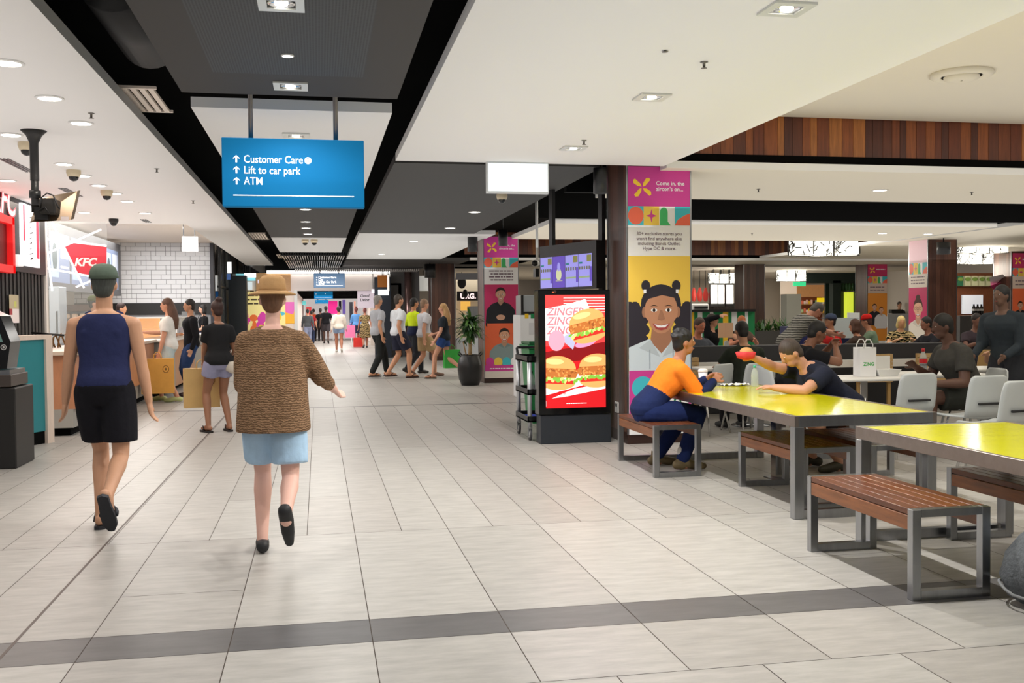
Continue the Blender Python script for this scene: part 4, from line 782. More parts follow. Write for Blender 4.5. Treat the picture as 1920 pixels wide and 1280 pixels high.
# teal divider with pale timber post, self-service machine and notice board
t = thing('teal_divider', 'teal panel divider with white top rail and pale timber end at the left edge', 'divider', (-3.1, 11.9, 0)); TEAL = mat('teal_laminate', (44, 138, 148), .35)
A = zp(-60, 858); B = zp(92, 830); u = Vector((B.x-A.x, B.y-A.y, 0)); L = u.length; u.normalize(); n = Vector((-u.y, u.x, 0))
mb = MB(); obox(mb, A, u, n, 0, L-.03, .01, .12, .14, 1.155, TEAL); mb.build('panel', t); mb = MB(); obox(mb, A, u, n, 0, L-.03, .02, .11, 0, .14, BLACKC); mb.build('plinth', t); mb = MB(); obox(mb, A, u, n, 0, L+.07, -.01, .15, 1.155, 1.205, mat('pale_timber', (232, 214, 200), .5, noise=.08, stretch=(8, 8, 1))); mb.build('top_rail', t)
mb = MB(); obox(mb, A, u, n, L-.04, L+.065, -.02, .15, 0, 1.155, mat('pale_timber')); mb.build('end_post', t)
t = thing('order_machine', 'black self-service machine with slanted screen and round emblem at the left edge', 'machine', (-3.3, 10.1, 0)); Y = 10.2; X = lambda px, py=600: yp(px, py, Y).x; Z = lambda py, px=20: yp(px, py, Y).z
mb = MB(); mb.box(X(-90), X(40), Y-.25, Y+.35, 0, Z(724), mat('bin_black', (26, 25, 25), .5), .01); mb.build('cabinet', t)
mb = MB(); mb.box(X(-90), X(33), Y-.25, Y+.3, Z(722), Z(700), mat('counter_brown', (70, 62, 58), .4), .004); mb.build('tray', t); mb = MB(); mb.box(X(-90), X(28), Y-.2, Y+.3, Z(700), Z(692), STEEL); mb.build('steel_top', t)
hx = lambda pts, y0, y1: [[(X(a, b), y0, Z(b)) for a, b in pts], [(X(a, b), y1, Z(b)) for a, b in pts]]
mb = MB(); pts = [(-60, 690), (18, 690), (26, 640), (8, 592), (-60, 560)]; mb.rings([[(X(a), y, Z(b)) for a, b in pts] for y in (Y-.12, Y+.2)], GLOSSB, False); mb.build('head', t)
P = Print((0, Y-.122, 0), (1, 0, 0), (0, 0, 1)); P.poly([(X(-30), Z(640)), (X(12), Z(640)), (X(2), Z(610)), (X(-30), Z(592))], mat('screen_teal', (120, 160, 156), .15)); P.ell(X(13), Z(650), .026, .026, flat((200, 200, 200))); P.ell(X(13), Z(650), .019, .019, BLACK); P.ell(X(13), Z(650), .009, .012, flat((200, 200, 200))); P.build('screen', t)
t = thing('notice_sheet', 'colourful notice and white sheet pinned on the black ribbed wall', 'notice', (-3.72, 13.8, 1.5)); P = Print((-3.72, 0, 0), (0, 1, 0), (0, 0, 1)); a = onfac(17, 552, -3.72); b = onfac(36, 605, -3.72); P.rect(a.y, b.y, (a.z+b.z)/2, a.z, flat((190, 180, 150))); P.rect(a.y+.2, b.y-.1, (a.z+b.z)/2+.02, a.z-.08, flat((200, 206, 110))); P.rect(a.y, b.y, b.z, (a.z+b.z)/2, flat((240, 234, 236))); P.rect(a.y, a.y+.12, b.z+.1, (a.z+b.z)/2, flat((170, 50, 60))); P.build('sheet', t)
t = thing('wall_lamp', 'small white square lamp on the black shop front below the lit panel', 'lamp', (-3.7, 13.8, 1.9)); a = onfac(20, 488); mb = MB(); mb.box(-3.72, -3.6, a.y-.08, a.y+.14, a.z-.07, a.z+.07, mat('lamp_white', (240, 240, 240), .4, emit=.6), .01); mb.build('body', t)
# ceiling monitor on a pole
t = thing('ceiling_monitor', 'black monitor seen from behind on a black ceiling pole at upper left', 'monitor', (-2.23, 8.69, 2.9)); D = 8.69
mb = MB(); mb.lathe([(.001, 2.9), (.1, 2.9), (.06, 2.86), (.034, 2.8), (.034, 2.5)], (-2.23, D, 0), mat('pole_black', (30, 28, 27), .45), 18); zb = yp(62, 398, D).z; mb.tube([(-2.23, D, 2.6), (-2.23, D, zb)], .03, mat('pole_black'), 14); mb.lathe([(.03, 2.42), (.045, 2.42), (.045, 2.36), (.03, 2.36)], (-2.23, D, 0), BLACK, 14); mb.build('pole', t)
c = [yp(145, 358, D+.1), yp(133, 412, D+.0), yp(56, 417, D-.1), yp(72, 372, D+.1)]; n = Vector((.25, .9, .25)).normalized()
mb = MB(); mb.add([p for p in c]+[p+n*.05 for p in c], [(0, 1, 2, 3), (7, 6, 5, 4), (0, 4, 5, 1), (1, 5, 6, 2), (2, 6, 7, 3), (3, 7, 4, 0)], mat('monitor_back', (96, 78, 58), .35, .5)); mb.build('screen_case', t)
a = yp(75, 372, D-.12); b = yp(106, 402, D-.12); mb = MB(); mb.box(a.x, b.x, D-.16, D+.06, b.z, a.z, mat('bracket_black', (34, 31, 28), .4), .012); mb.box(a.x-.05, a.x+.05, D-.1, D-.02, b.z-.04, b.z+.06, BLACK); mb.build('bracket', t)
mb = MB(); q = lambda px, py: tuple(yp(px, py, D-.17)); mb.tube([q(75, 392), q(78, 370), q(88, 362), q(100, 366), q(107, 384), q(112, 392)], .006, BLACK, 6); mb.tube([q(72, 396), q(84, 388), q(92, 400)], .006, BLACK, 6); mb.build('cable', t)
P = Print((0, D-.115, 0), (1, 0, 0), (0, 0, 1)); a = yp(114, 414, D-.115); b = yp(129, 406, D-.115); P.rect(a.x, b.x, a.z, b.z, flat((220, 206, 204))); P.build('rating_label', t)
# white tiled bulkhead, dark shelf wall
TY = 29.0; a = yp(200, 451, TY); b = yp(394, 590, TY); x0, x1 = a.x-1.2, yp(394, 500, TY).x; zt = 3.42; zb = yp(300, 568, TY).z
WT = mat('white_tile', (232, 233, 237), .3); mb = MB(); mb.box(x0, x1, TY+.01, TY+.3, 0, zt, mat('tile_grout', (150, 150, 154), .8)); R = random.Random(1); q = .13; z = zb; row = 0
while z < zt:
    x = x0
    while x < x1-.02:
        wd = R.choice((.13, .26, .26, .39)); xe = min(x1, x+wd); mb.box(x+.006, xe-.006, TY, TY+.012, z+.006, min(zt, z+q)-.006, WT); x = xe
    z += q
mb.box(x0, x1, TY-.02, TY+.01, zb-.32, zb, mat('band_black', (32, 31, 32), .4)); struct(mb.build('wall_tiled'))
mb = MB(); mb.box(x1+.004, x1+.1, TY-.1, TY+.3, 0, 3.415, mat('post_slate', (52, 52, 60), .4)); tag(mb.build('shop_post'), 'slate coloured post at the right end of the white tiled wall', 'post')
# cafe counter
t = thing('cafe_counter', 'cafe counter with grey and timber front panels along the left walkway', 'counter', (-2.9, 22, 0)); GC = mat('counter_stone', (150, 148, 142), .5); TC = mat('counter_oak', (188, 128, 72), .4, noise=.2, nscale=3, stretch=(6, 6, 1))
for i, (y0, y1, m) in enumerate(((18.3, 19.4, GC), (19.4, 22.4, TC), (22.4, 23.6, GC), (23.6, 25.4, TC))): mb = MB(); mb.box(-3.5, -2.62, y0, y1, .1, .95 if i < 2 else .72, m); mb.build('front_panel', t)
mb = MB(); mb.box(-3.4, -2.75, 18.3, 25.4, 0, .1, BLACKC); mb.build('plinth', t); mb = MB(); mb.box(-3.55, -2.58, 18.25, 25.4, .95, .985, mat('counter_top_white', (226, 222, 216), .35)); mb.box(-3.55, -2.7, 22.4, 25.35, .72, .95, GC); mb.build('worktop', t)
t = thing('pastry_case', 'glass pastry display with warm lit shelves on the cafe counter', 'display case', (-2.95, 20.7, .985)); mb = MB(); mb.box(-2.66, -2.65, 19.5, 22.3, .985, 1.36, GLASS); mb.box(-3.4, -2.65, 19.5, 19.51, .985, 1.36, GLASS); mb.build('pane', t)
mb = MB(); mb.box(-3.4, -3.3, 19.5, 22.3, .985, 1.36, mat('case_glow', (250, 176, 96), .5, emit=.7)); mb.build('lit_back', t); mb = MB(); mb.box(-3.42, -2.62, 19.45, 22.35, 1.36, 1.385, WHITE); mb.build('case_top', t); mb = MB(); mb.box(-3.3, -2.68, 19.55, 22.25, 1.16, 1.175, GLASS); mb.build('glass_shelf', t)
R = random.Random(6)
for k in range(8): mb = MB(); y = 19.7+k*.3; mb.ell((-2.85+R.uniform(-.1, .06), y, 1.02), (.07, .1, .035), mat('pastry', (214, 132, 60), .6, noise=.3), 10, 6); tag(mb.build('pastry'), 'golden pastry in the glass display on the cafe counter', 'pastry', 'pastries in the display')
t = thing('coffee_grinder', 'small black cup shaped object on top of the pastry display', 'cup', (-2.9, 20.9, 1.385)); mb = MB(); mb.lathe([(.001, 0), (.05, 0), (.07, .1), (.001, .1)], (0, 0, 0), BLACK, 16); mb.build('bowl', t, False); mb = MB(); mb.tube([(.06, 0, .08), (.1, 0, .07), (.09, 0, .03), (.055, 0, .03)], .01, BLACK, 7); mb.build('handle', t, False)
t = thing('card_terminal', 'black payment screen standing on the cafe counter', 'payment terminal', (-2.8, 23.2, .985)); mb = MB(); mb.box(-2.95, -2.75, 23.1, 23.3, .985, 1.0, BLACK); mb.box(-2.87, -2.84, 23.18, 23.22, 1.0, 1.2, BLACK); mb.build('stand', t); mb = MB(); mb.rings([[(-2.98+.0*k, 23.15+d, 1.15), (-2.7, 23.15+d, 1.15), (-2.7, 23.25+d, 1.5), (-2.98, 23.25+d, 1.5)] for k, d in ((0, 0), (1, .03))], GLOSSB, False); mb.build('screen', t)
mb = MB(); mb.box(-5.0, -3.8, 28.6, 28.97, 0, 1.25, mat('cafe_back_counter', (228, 226, 224), .4)); tag(mb.build('back_counter'), 'white back counter below the tiled wall', 'counter')
# glazed shop front beyond the tiled wall
BF = mat('frame_black', (20, 20, 22), .4); t = thing('glazed_shopfront', 'black framed glazed shop front beyond the white tiled wall', 'shop front', (-2.7, 34, 0))
for y in (29.5, 31.0, 33.0, 36.0, 40.0): mb = MB(); mb.box(-2.78, -2.7, y, y+.1, 0, 3.41, BF); mb.build('mullion', t)
mb = MB(); mb.box(-2.78, -2.7, 29.4, 41, 3.34, 3.415, BF); mb.box(-2.78, -2.7, 29.4, 41, 2.2, 2.26, BF); mb.build('transom', t); mb = MB(); mb.box(-2.75, -2.74, 29.4, 41, 0.05, 3.34, GLASS); mb.build('pane', t)
DT = mat('teal_black', (12, 22, 28), .5); mb = MB(); mb.box(-2.68, -2.15, 31.6, 32.1, 0, 2.62, DT); tag(mb.build('dark_kiosk_wall'), 'tall dark partition in front of the far left shops', 'partition')
for px0, py0, px1, py1, Y, rgb, em, lab in ((426, 491, 434, 512, 30.5, (255, 255, 255), 1.1, 'small white hanging sign above the dark partition'), (425, 513, 432, 524, 31.5, (80, 110, 170), .4, 'small blue picture on the dark partition'), (442, 513, 479, 526, 32.6, (120, 190, 200), .8, 'blue and white lit shop sign left of the far wall'), (458, 512, 480, 520, 32.5, (250, 250, 252), 1.0, 'bright white strip of the lit shop sign'), (441, 528, 473, 543, 32.7, (206, 214, 216), .6, 'pale lit window under the blue and white shop sign'), (401, 546, 415, 566, 29.6, (30, 84, 140), .3, 'blue poster inside the glazed shop front'), (401, 516, 413, 545, 32, (240, 240, 236), .5, 'white blind inside the glazed shop front')):
    a = yp(px0, py0, Y); b = yp(px1, py1, Y); mb = MB(); mb.box(a.x, b.x, Y, Y+.05, b.z, a.z, flat(rgb, em)); mb.box((a.x+b.x)/2-.01, (a.x+b.x)/2+.01, Y+.02, Y+.04, a.z, 3.42, BLACK); tag(mb.build('shop_sign'), lab, 'sign')
mb = MB(); a = yp(480, 512, 32.9); b = yp(545, 545, 32.9); mb.box(a.x, b.x, 32.9, 32.98, b.z, a.z, mat('sign_timber', (200, 150, 96), .5, noise=.15, stretch=(1, 1, 6))); o = mb.build('timber_fascia'); tag(o, 'tan timber fascia on the far wall with pale letters', 'sign'); P = Print((a.x, 32.895, b.z), (1, 0, 0), (0, 0, 1)); P.text('re', .04, .25, .22, flat((226, 210, 226), .5), bold=.03); q = P.build('letters', o)
a = yp(442, 546, 32.8); b = yp(500, 660, 32.8)
t = thing('poster_wall', 'yellow and multicoloured poster wall at the far end left of the corridor', 'poster', (a.x, 32.8, 0)); P = Print((0, 32.8, 0), (1, 0, 0), (0, 0, 1)); P.rect(a.x, b.x+.6, .2, a.z, flat((244, 226, 150), .3)); R = random.Random(12)
for k in range(40): P.ell(R.uniform(a.x+.1, b.x+.5), R.uniform(.5, 1.45), R.uniform(.06, .16), R.uniform(.06, .18), flat(R.choice([(220, 70, 170), (240, 120, 60), (90, 190, 210), (240, 200, 60), (150, 90, 190), (230, 60, 80)]), .2), 10)
for k in range(4): P.words(a.x+.1, a.x+1.2, 1.75+k*.13, .05, flat((90, 80, 60)), k)
P.build('print', t)
t = thing('poster', 'pink and yellow wall poster just left of the far corridor opening', 'poster', (-.9, 32.97, 1)); a = yp(540, 566, 32.95); b = yp(556, 606, 32.95); P = Print((0, 32.97, 0), (1, 0, 0), (0, 0, 1)); P.rect(a.x-.2, b.x, b.z, a.z, flat((240, 180, 60), .2)); P.poly([(a.x-.2, a.z), (b.x, a.z), (b.x-.1, a.z-.4), (a.x-.2, a.z-.3)], flat((226, 110, 190), .2)); P.build('print', t)
# corridor shops: posters, rails of clothes
for px0, py0, px1, py1, Y, rgb, em, lab in ((615, 564, 633, 588, 56, (230, 40, 140), .6, 'bright magenta poster deep in the far corridor'), (642, 562, 648, 588, 57, (120, 100, 190), .4, 'violet banner deep in the far corridor'), (567, 564, 574, 572, 54, (110, 200, 200), .6, 'small aqua sign at the left of the far corridor'), (574, 575, 584, 590, 58, (250, 90, 90), .5, 'coral sign at the left of the far corridor'), (635, 564, 640, 580, 58, (40, 40, 60), .1, 'narrow dark panel deep in the far corridor'), (655, 566, 662, 620, 50, (40, 40, 50), 0, 'rack of dark clothes on the right of the far corridor'), (664, 565, 667, 615, 47, (210, 120, 90), .1, 'rack of coral clothes on the right of the far corridor')):
    a = yp(px0, py0, Y); b = yp(px1, py1, Y); mb = MB(); mb.box(a.x, b.x, Y, Y+.08, b.z, a.z, flat(rgb, em)); mb.box((a.x+b.x)/2-.02, (a.x+b.x)/2+.02, Y+.02, Y+.06, 0, b.z, WHITE); tag(mb.build('shop_display'), lab, 'display')
mb = MB(); a = yp(670, 545, 33.5); b = yp(694, 600, 33.5); mb.box(a.x, b.x+.3, 33.5, 33.56, 1.62, 2.36, flat((232, 218, 228), .3)); o = mb.build('script_sign'); tag(o, 'pale lilac sign with dark script at the right of the corridor mouth', 'sign'); P = Print((a.x, 33.495, 1.7), (1, 0, 0), (0, 0, 1)); P.text('Good', .08, .28, .13, BLACK, bold=.02, shear=.2); P.text('Living', .08, .14, .13, BLACK, bold=.02, shear=.2); P.build('lettering', o)
R = random.Random(3)
for k in range(12): mb = MB(); x = 2.3+.04*(k % 2); y = 34.5+k*.55; mb.box(x-.22, x+.05, y, y+.42, .7, 1.45, flat(R.choice([(40, 40, 50), (200, 120, 100), (230, 226, 220), (150, 60, 60), (90, 110, 160), (60, 60, 64)])), .05); tag(mb.build('hanging_garment'), 'garment hanging in the row on the right side of the far corridor', 'garment', 'corridor clothes')
mb = MB(); mb.tube([(2.25, 34.3, 1.5), (2.25, 41.3, 1.5)], .015, CHROME, 8); mb.tube([(2.25, 34.3, 0), (2.25, 34.3, 1.5)], .015, CHROME, 8); mb.tube([(2.25, 41.3, 0), (2.25, 41.3, 1.5)], .015, CHROME, 8); tag(mb.build('clothes_rail'), 'chrome clothes rail on the right side of the far corridor', 'rail')
# dark shop fronts right of the corridor
NAVY = mat('shop_navy', (22, 30, 44), .5); mb = MB(); a = yp(695, 520, 33.0); b = yp(731, 520, 33.0); mb.box(a.x+.1, b.x, 32.62, 32.88, 0, a.z, NAVY); tag(mb.build('dark_shopfront'), 'navy shop front right of the corridor mouth', 'shop front')
for px0, py0, px1, py1, Y, rgb, em, lab in ((697, 542, 702, 549, 32.5, (255, 240, 255), 1.2, 'tiny glowing white sign on the navy shop front'), (709, 543, 729, 553, 32.5, (240, 250, 250), 1.2, 'oval glowing white sign on the navy shop front'), (708, 516, 726, 538, 32.4, (150, 88, 30), .2, 'amber panel above the oval sign'), (726, 515, 730, 545, 32.4, (240, 232, 226), .7, 'slim white lit strip beside the amber panel'), (785, 517, 803, 545, 33.4, (226, 224, 216), .4, 'white panel left of the third pillar')):
    a = yp(px0, py0, Y); b = yp(px1, py1, Y); mb = MB(); mb.box(a.x, b.x, Y, Y+.06, b.z, a.z, flat(rgb, em)); mb.box((a.x+b.x)/2-.01, (a.x+b.x)/2+.01, Y+.02, Y+.04, a.z, 2.86, BLACK); tag(mb.build('shop_sign'), lab, 'sign')
mb = MB(); a = yp(731, 500, 33.2); b = yp(786, 500, 33.2); mb.box(a.x, b.x, 33.2, 33.5, 0, 2.85, mat('slate_wall', (92, 90, 90), .6)); mb.tube([((a.x+b.x)/2+.1, 33.1, 0), ((a.x+b.x)/2+.1, 33.1, 2.85)], .12, mat('column_bronze', (150, 120, 116), .25, .7), 20); tag(mb.build('slate_partition'), 'dark slate partition with a round bronze column behind the walking group', 'partition')
# ------------------------------------------------------------------ food court shops at the back
def panel(name, px0, py0, px1, py1, Y, m, label, cat, d=.06, z0=None, group=None):
    a = yp(px0, py0, Y); b = yp(px1, py1, Y); mb = MB(); mb.box(a.x, b.x, Y, Y+d, b.z if z0 is None else z0, a.z, m); return tag(mb.build(name), label, cat, group)
# between second and third pillar
panel('shop_wall', 855, 500, 908, 548, 37, mat('plaster_cream', (236, 226, 206), .8), 'pale wall strip of the shop behind the potted plant', 'wall', z0=0)
o = panel('shop_sign', 857, 546, 905, 563, 36.8, flat((22, 20, 22)), 'black sign with white letters above the counter behind the plant', 'sign'); a = yp(862, 561, 36.79); P = Print((a.x, 36.795, a.z), (1, 0, 0), (0, 0, 1)); P.text('URG.', .02, .03, .26, flat((255, 235, 240), .8), bold=.04); P.build('letters', o)
panel('menu_light', 864, 565, 882, 582, 36.7, flat((246, 190, 90), .6), 'warm lit menu below the black lettered sign', 'menu board')
panel('steel_oven', 880, 574, 896, 592, 35, STEEL, 'steel oven on the counter behind the plant', 'oven', .5, z0=0)
panel('service_counter', 856, 634, 900, 640, 30.5, mat('counter_silver', (206, 210, 216), .4), 'pale grey counter behind the black planter pot', 'counter', .6, z0=0)
panel('air_unit', 855, 512, 905, 524, 34, mat('unit_grey', (150, 152, 160), .5), 'grey ceiling unit above the shop behind the plant', 'air unit')
p = yp(866, 540, 36); mb = MB(); mb.ell((p.x, 36, p.z+.2), (.16, .05, .22), BLACK, 12, 8); mb.ell((p.x+.12, 36, p.z-.2), (.1, .05, .16), BLACK, 12, 8); mb.tube([(p.x, 36.0, p.z+.4), (p.x, 36, 2.9)], .015, BLACK, 6); tag(mb.build('hanging_ornament'), 'black hanging ornament above the black lettered sign', 'ornament')
# service station between banner two and the kiosk
t = thing('service_station', 'white tray station with yellow and green marks between the banner and the totem', 'station', (3.3, 16, 0)); a = yp(975, 590, 16); b = yp(1012, 590, 16); mb = MB(); mb.box(a.x, b.x+.5, 16, 16.6, 0, a.z, mat('station_white', (226, 228, 230), .4), .01); mb.build('cabinet', t); P = Print((0, 15.998, 0), (1, 0, 0), (0, 0, 1))
q = lambda x, y: yp(x, y, 15.998)
for x0, x1, c in ((984, 991, (232, 190, 40)), (995, 1006, (30, 130, 76))): P.rect(q(x0, 590).x, q(x1, 590).x, q(x0, 597).z, q(x0, 588).z, flat(c))
P.rect(q(992, 620).x, q(1001, 620).x, q(992, 627).z, q(992, 605).z, flat((206, 208, 212))); P.build('marks', t)
t = thing('microwave_oven', 'grey microwave on the white tray station', 'microwave', (a.x+.3, 16.2, a.z)); b = yp(1009, 553, 16); mb = MB(); mb.box(a.x+.03, b.x+.4, 16.02, 16.5, a.z, b.z, mat('oven_grey', (150, 156, 160), .35), .01); mb.build('case', t); mb = MB(); mb.box(a.x+.02, a.x+.06, 16.0, 16.02, a.z, b.z, BLACK); mb.box(a.x+.06, b.x+.3, 16.0, 16.02, a.z, a.z+.05, BLACK); mb.build('trim', t)
p = yp(1006, 497, 13.5); t = thing('bullet_camera', 'white bullet camera left of the purple menu screens', 'security camera', (p.x, 13.5, p.z)); mb = MB(); mb.tube([(-.05, -.12, .02), (.02, .1, .03)], .045, WHITE, 14); mb.tube([(-.055, -.135, .02), (-.05, -.12, .02)], .04, BLACK, 12); mb.build('body', t, False); mb = MB(); mb.tube([(.02, .05, .03), (.02, .06, 2.95-p.z)], .02, WHITE, 8); mb.build('bracket', t, False)
panel('track_speaker', 1004, 503, 1011, 519, 13.2, BLACK, 'small black box speaker below the white bullet camera', 'speaker', .15)
# sushi counter with stripes, menu boards
a = yp(1290, 585, 23); b = yp(1394, 643, 23); t = thing('striped_counter', 'food counter with vertical green, white and yellow stripes left of the timber pillar', 'counter', (a.x, 23, 0)); mb = MB(); mb.box(a.x-1.5, b.x+.3, 23.02, 23.8, 0, a.z, mat('counter_black', (26, 26, 28), .4)); mb.build('body', t)
mb = MB(); mb.box(a.x-1.5, b.x+.3, 22.95, 23.85, a.z, a.z+.06, BLACK); mb.build('worktop', t); P = Print((0, 23.015, 0), (1, 0, 0), (0, 0, 1)); x = a.x-1.5; R = random.Random(5); seq = [(28, 122, 72), (226, 228, 230), (28, 122, 72), (28, 122, 72), (236, 190, 50), (28, 122, 72), (226, 228, 230), (28, 122, 72)]; k = 0
while x < b.x+.3: e = min(b.x+.3, x+R.uniform(.07, .16)); P.rect(x, e, .1, a.z, flat(seq[k % 8])); x = e; k += 1
P.build('stripes', t)
for i in range(3):
    x0, x1 = ((1333, 1345), (1347, 1358), (1362, 1375))[i]; a = yp(x0, 534, 34.0); b = yp(x1, 569, 34.0); mb = MB(); mb.box(a.x-.02, b.x+.02, 34.02, 34.1, b.z-.1, a.z+.1, BLACK); mb.box((a.x+b.x)/2-.03, (a.x+b.x)/2+.03, 34.04, 34.08, a.z, 3.0, BLACK); mb.box(a.x, b.x, 33.99, 34.02, b.z, a.z, mat('menu_white_lit', (250, 250, 246), .5, emit=.9)); tag(mb.build('menu_board'), 'tall white lit menu board above the striped counter, %s of three' % ('left', 'middle', 'right')[i], 'menu board', 'white menu boards')
panel('back_shelf', 1290, 569, 1392, 582, 35, mat('shelf_mix', (70, 64, 60), .5, noise=.9, nscale=14), 'cluttered kitchen shelf behind the striped counter', 'shelf', .4, z0=0)
for k in range(5):
    p = yp(1290+k*11, 552, 34.6); mb = MB(); mb.lathe([(.02, .26), (.05, .2), (.1, .0), (.08, -.2), (.03, -.26)], (p.x, 34.6, p.z), mat('lantern_red', (214, 70, 60), .5, emit=.25), 12); mb.tube([(p.x, 34.6, p.z+.25), (p.x, 34.6, 2.9)], .012, BLACK, 5); tag(mb.build('red_lantern'), 'small red hanging lantern above the striped counter', 'lantern', 'red lanterns')
t = thing('coffee_machine', 'white coffee machine on the striped counter at its left', 'machine', (0, 23.3, 0)); a = yp(1298, 569, 23.2); b = yp(1330, 583, 23.2); t.location = (a.x, 23.3, b.z); PM[t.name] = Matrix.Translation(t.location); mb = MB(); mb.box(a.x, b.x, 23.2, 23.6, b.z-.01, a.z, WHITE, .03); mb.build('case', t); mb = MB(); mb.box(a.x+.05, b.x-.05, 23.17, 23.2, b.z+.06, b.z+.12, BLACK); mb.build('drip_tray', t)
# middle shops
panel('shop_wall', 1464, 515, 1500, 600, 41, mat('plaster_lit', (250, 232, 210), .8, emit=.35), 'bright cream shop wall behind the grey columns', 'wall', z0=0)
panel('grey_column', 1475, 551, 1502, 640, 27.5, mat('column_grey', (160, 160, 150), .6), 'pale grey square column behind the leaning person', 'column', .4, z0=0)
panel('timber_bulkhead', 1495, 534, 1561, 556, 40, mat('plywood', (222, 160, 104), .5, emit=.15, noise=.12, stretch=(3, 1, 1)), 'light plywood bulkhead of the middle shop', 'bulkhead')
o = panel('shelf_wall', 1503, 557, 1562, 610, 41, mat('shelf_backing', (150, 84, 56), .6), 'timber shelf wall of the middle shop', 'shelf', .3, z0=0)
R = random.Random(9)
for k in range(26):
    x = 1504+(k % 13)*4.3; y = 562 if k < 13 else 578; p = yp(x, y+8, 40.8); mb = MB(); mb.box(p.x, p.x+.075, 40.8, 40.9, p.z, p.z+R.uniform(.12, .2), flat(R.choice([(240, 200, 180), (244, 236, 220), (230, 120, 90), (240, 200, 60), (60, 40, 36), (170, 200, 150)]), .15), .02); tag(mb.build('shelf_product'), 'small product standing on the timber shelves of the middle shop', 'product', 'shelf products')
for y in (570, 586): panel('shelf_board', 1503, y, 1562, y+1.6, 40.7, STW, 'light shelf board in the middle shop, %s one' % ('upper' if y == 570 else 'lower'), 'shelf', .3)
panel('yellow_sign', 1533, 558, 1559, 566, 40.4, flat((246, 214, 30), .6), 'yellow lit sign above the shelves of the middle shop', 'sign')
panel('exit_sign', 1488, 528, 1511, 536, 31.0, flat((60, 214, 140), .9), 'green lit exit sign under the small distant lanterns', 'sign')
DGN = mat('shop_green', (26, 42, 38), .5); t = thing('green_shopfront', 'dark green shop front with bottles and a yellow lit fridge', 'shop front', (yp(1585, 560, 37).x, 37, 0)); a = yp(1512, 526, 37); b = yp(1614, 526, 37); c = yp(1562, 526, 37)
mb = MB(); mb.box(a.x, b.x, 37, 37.3, a.z-.1, a.z+.35, DGN); mb.box(c.x, c.x+.35, 37, 37.3, 0, a.z, DGN); mb.box(b.x-.15, b.x, 37, 37.3, 0, a.z, DGN); mb.box(c.x, b.x, 37.6, 37.7, 0, a.z, DGN); mb.build('frame', t)
a = yp(1588, 546, 37.3); b = yp(1608, 600, 37.3); mb = MB(); mb.box(a.x, b.x, 37.3, 37.55, .3, a.z, mat('fridge_yellow', (226, 240, 70), .5, emit=.7)); mb.build('fridge', t)
for k in range(6): mb = MB(); p = yp(1576+k*6, 545, 37.2); mb.lathe([(.001, 0), (.06, 0), (.06, .22), (.025, .32), (.025, .42), (.001, .42)], (p.x, 37.25, p.z), mat('bottle_green', (60, 96, 60) if k < 3 else (170, 200, 90), .15), 10); mb.build('bottle', t)
mb = MB(); p = yp(1570, 546, 37.2); q2 = yp(1612, 546, 37.2); mb.box(p.x, q2.x, 37.15, 37.4, p.z-.03, p.z, STEEL); mb.build('shelf', t)
panel('bronze_column', 1614, 513, 1630, 600, 36, mat('column_copper', (150, 110, 94), .3, .6), 'slim bronze column left of the couple banner', 'column', .4, z0=0)
panel('cream_wall', 1662, 512, 1705, 600, 38, mat('plaster_bright', (240, 232, 218), .8), 'bright cream shop wall left of the woman-in-glasses banner', 'wall', z0=0)
o = panel('white_sign', 1686, 528, 1704, 552, 36.5, flat((250, 250, 248), .5), 'white sign with black script left of the woman-in-glasses banner', 'sign'); a = yp(1688, 542, 36.48); P = Print((a.x, 36.49, a.z), (1, 0, 0), (0, 0, 1)); P.text('Show', .02, 0, .16, BLACK, bold=.02, shear=.3); P.build('script', o)
mb = MB(); a = yp(1686, 528, 36.5); mb.box(a.x+.1, a.x+.14, 36.5, 36.54, a.z, 2.95, BLACK); q = mb.build('hanger', o)
panel('white_counter', 1664, 588, 1704, 592, 33, mat('counter_pearl', (214, 218, 224), .4), 'white shop counter left of the woman-in-glasses banner', 'counter', .6, z0=0)
panel('till_screen', 1672, 580, 1693, 587, 33.2, BLACK, 'black till on the white shop counter', 'till', .2)
panel('lit_window', 1590, 586, 1612, 600, 30, flat((230, 232, 226), .2), 'white board below the dark green shop front', 'board', z0=0)
panel('navy_counter', 1490, 612, 1600, 625, 16.8, mat('counter_navy', (32, 40, 92), .5), 'dark blue counter edge behind the eating man', 'counter', .6, z0=0)
panel('open_menu_card', 1560, 596, 1610, 624, 16.6, flat((196, 206, 206)), 'large grey open menu card above the eating man', 'menu card', .03, z0=.9)
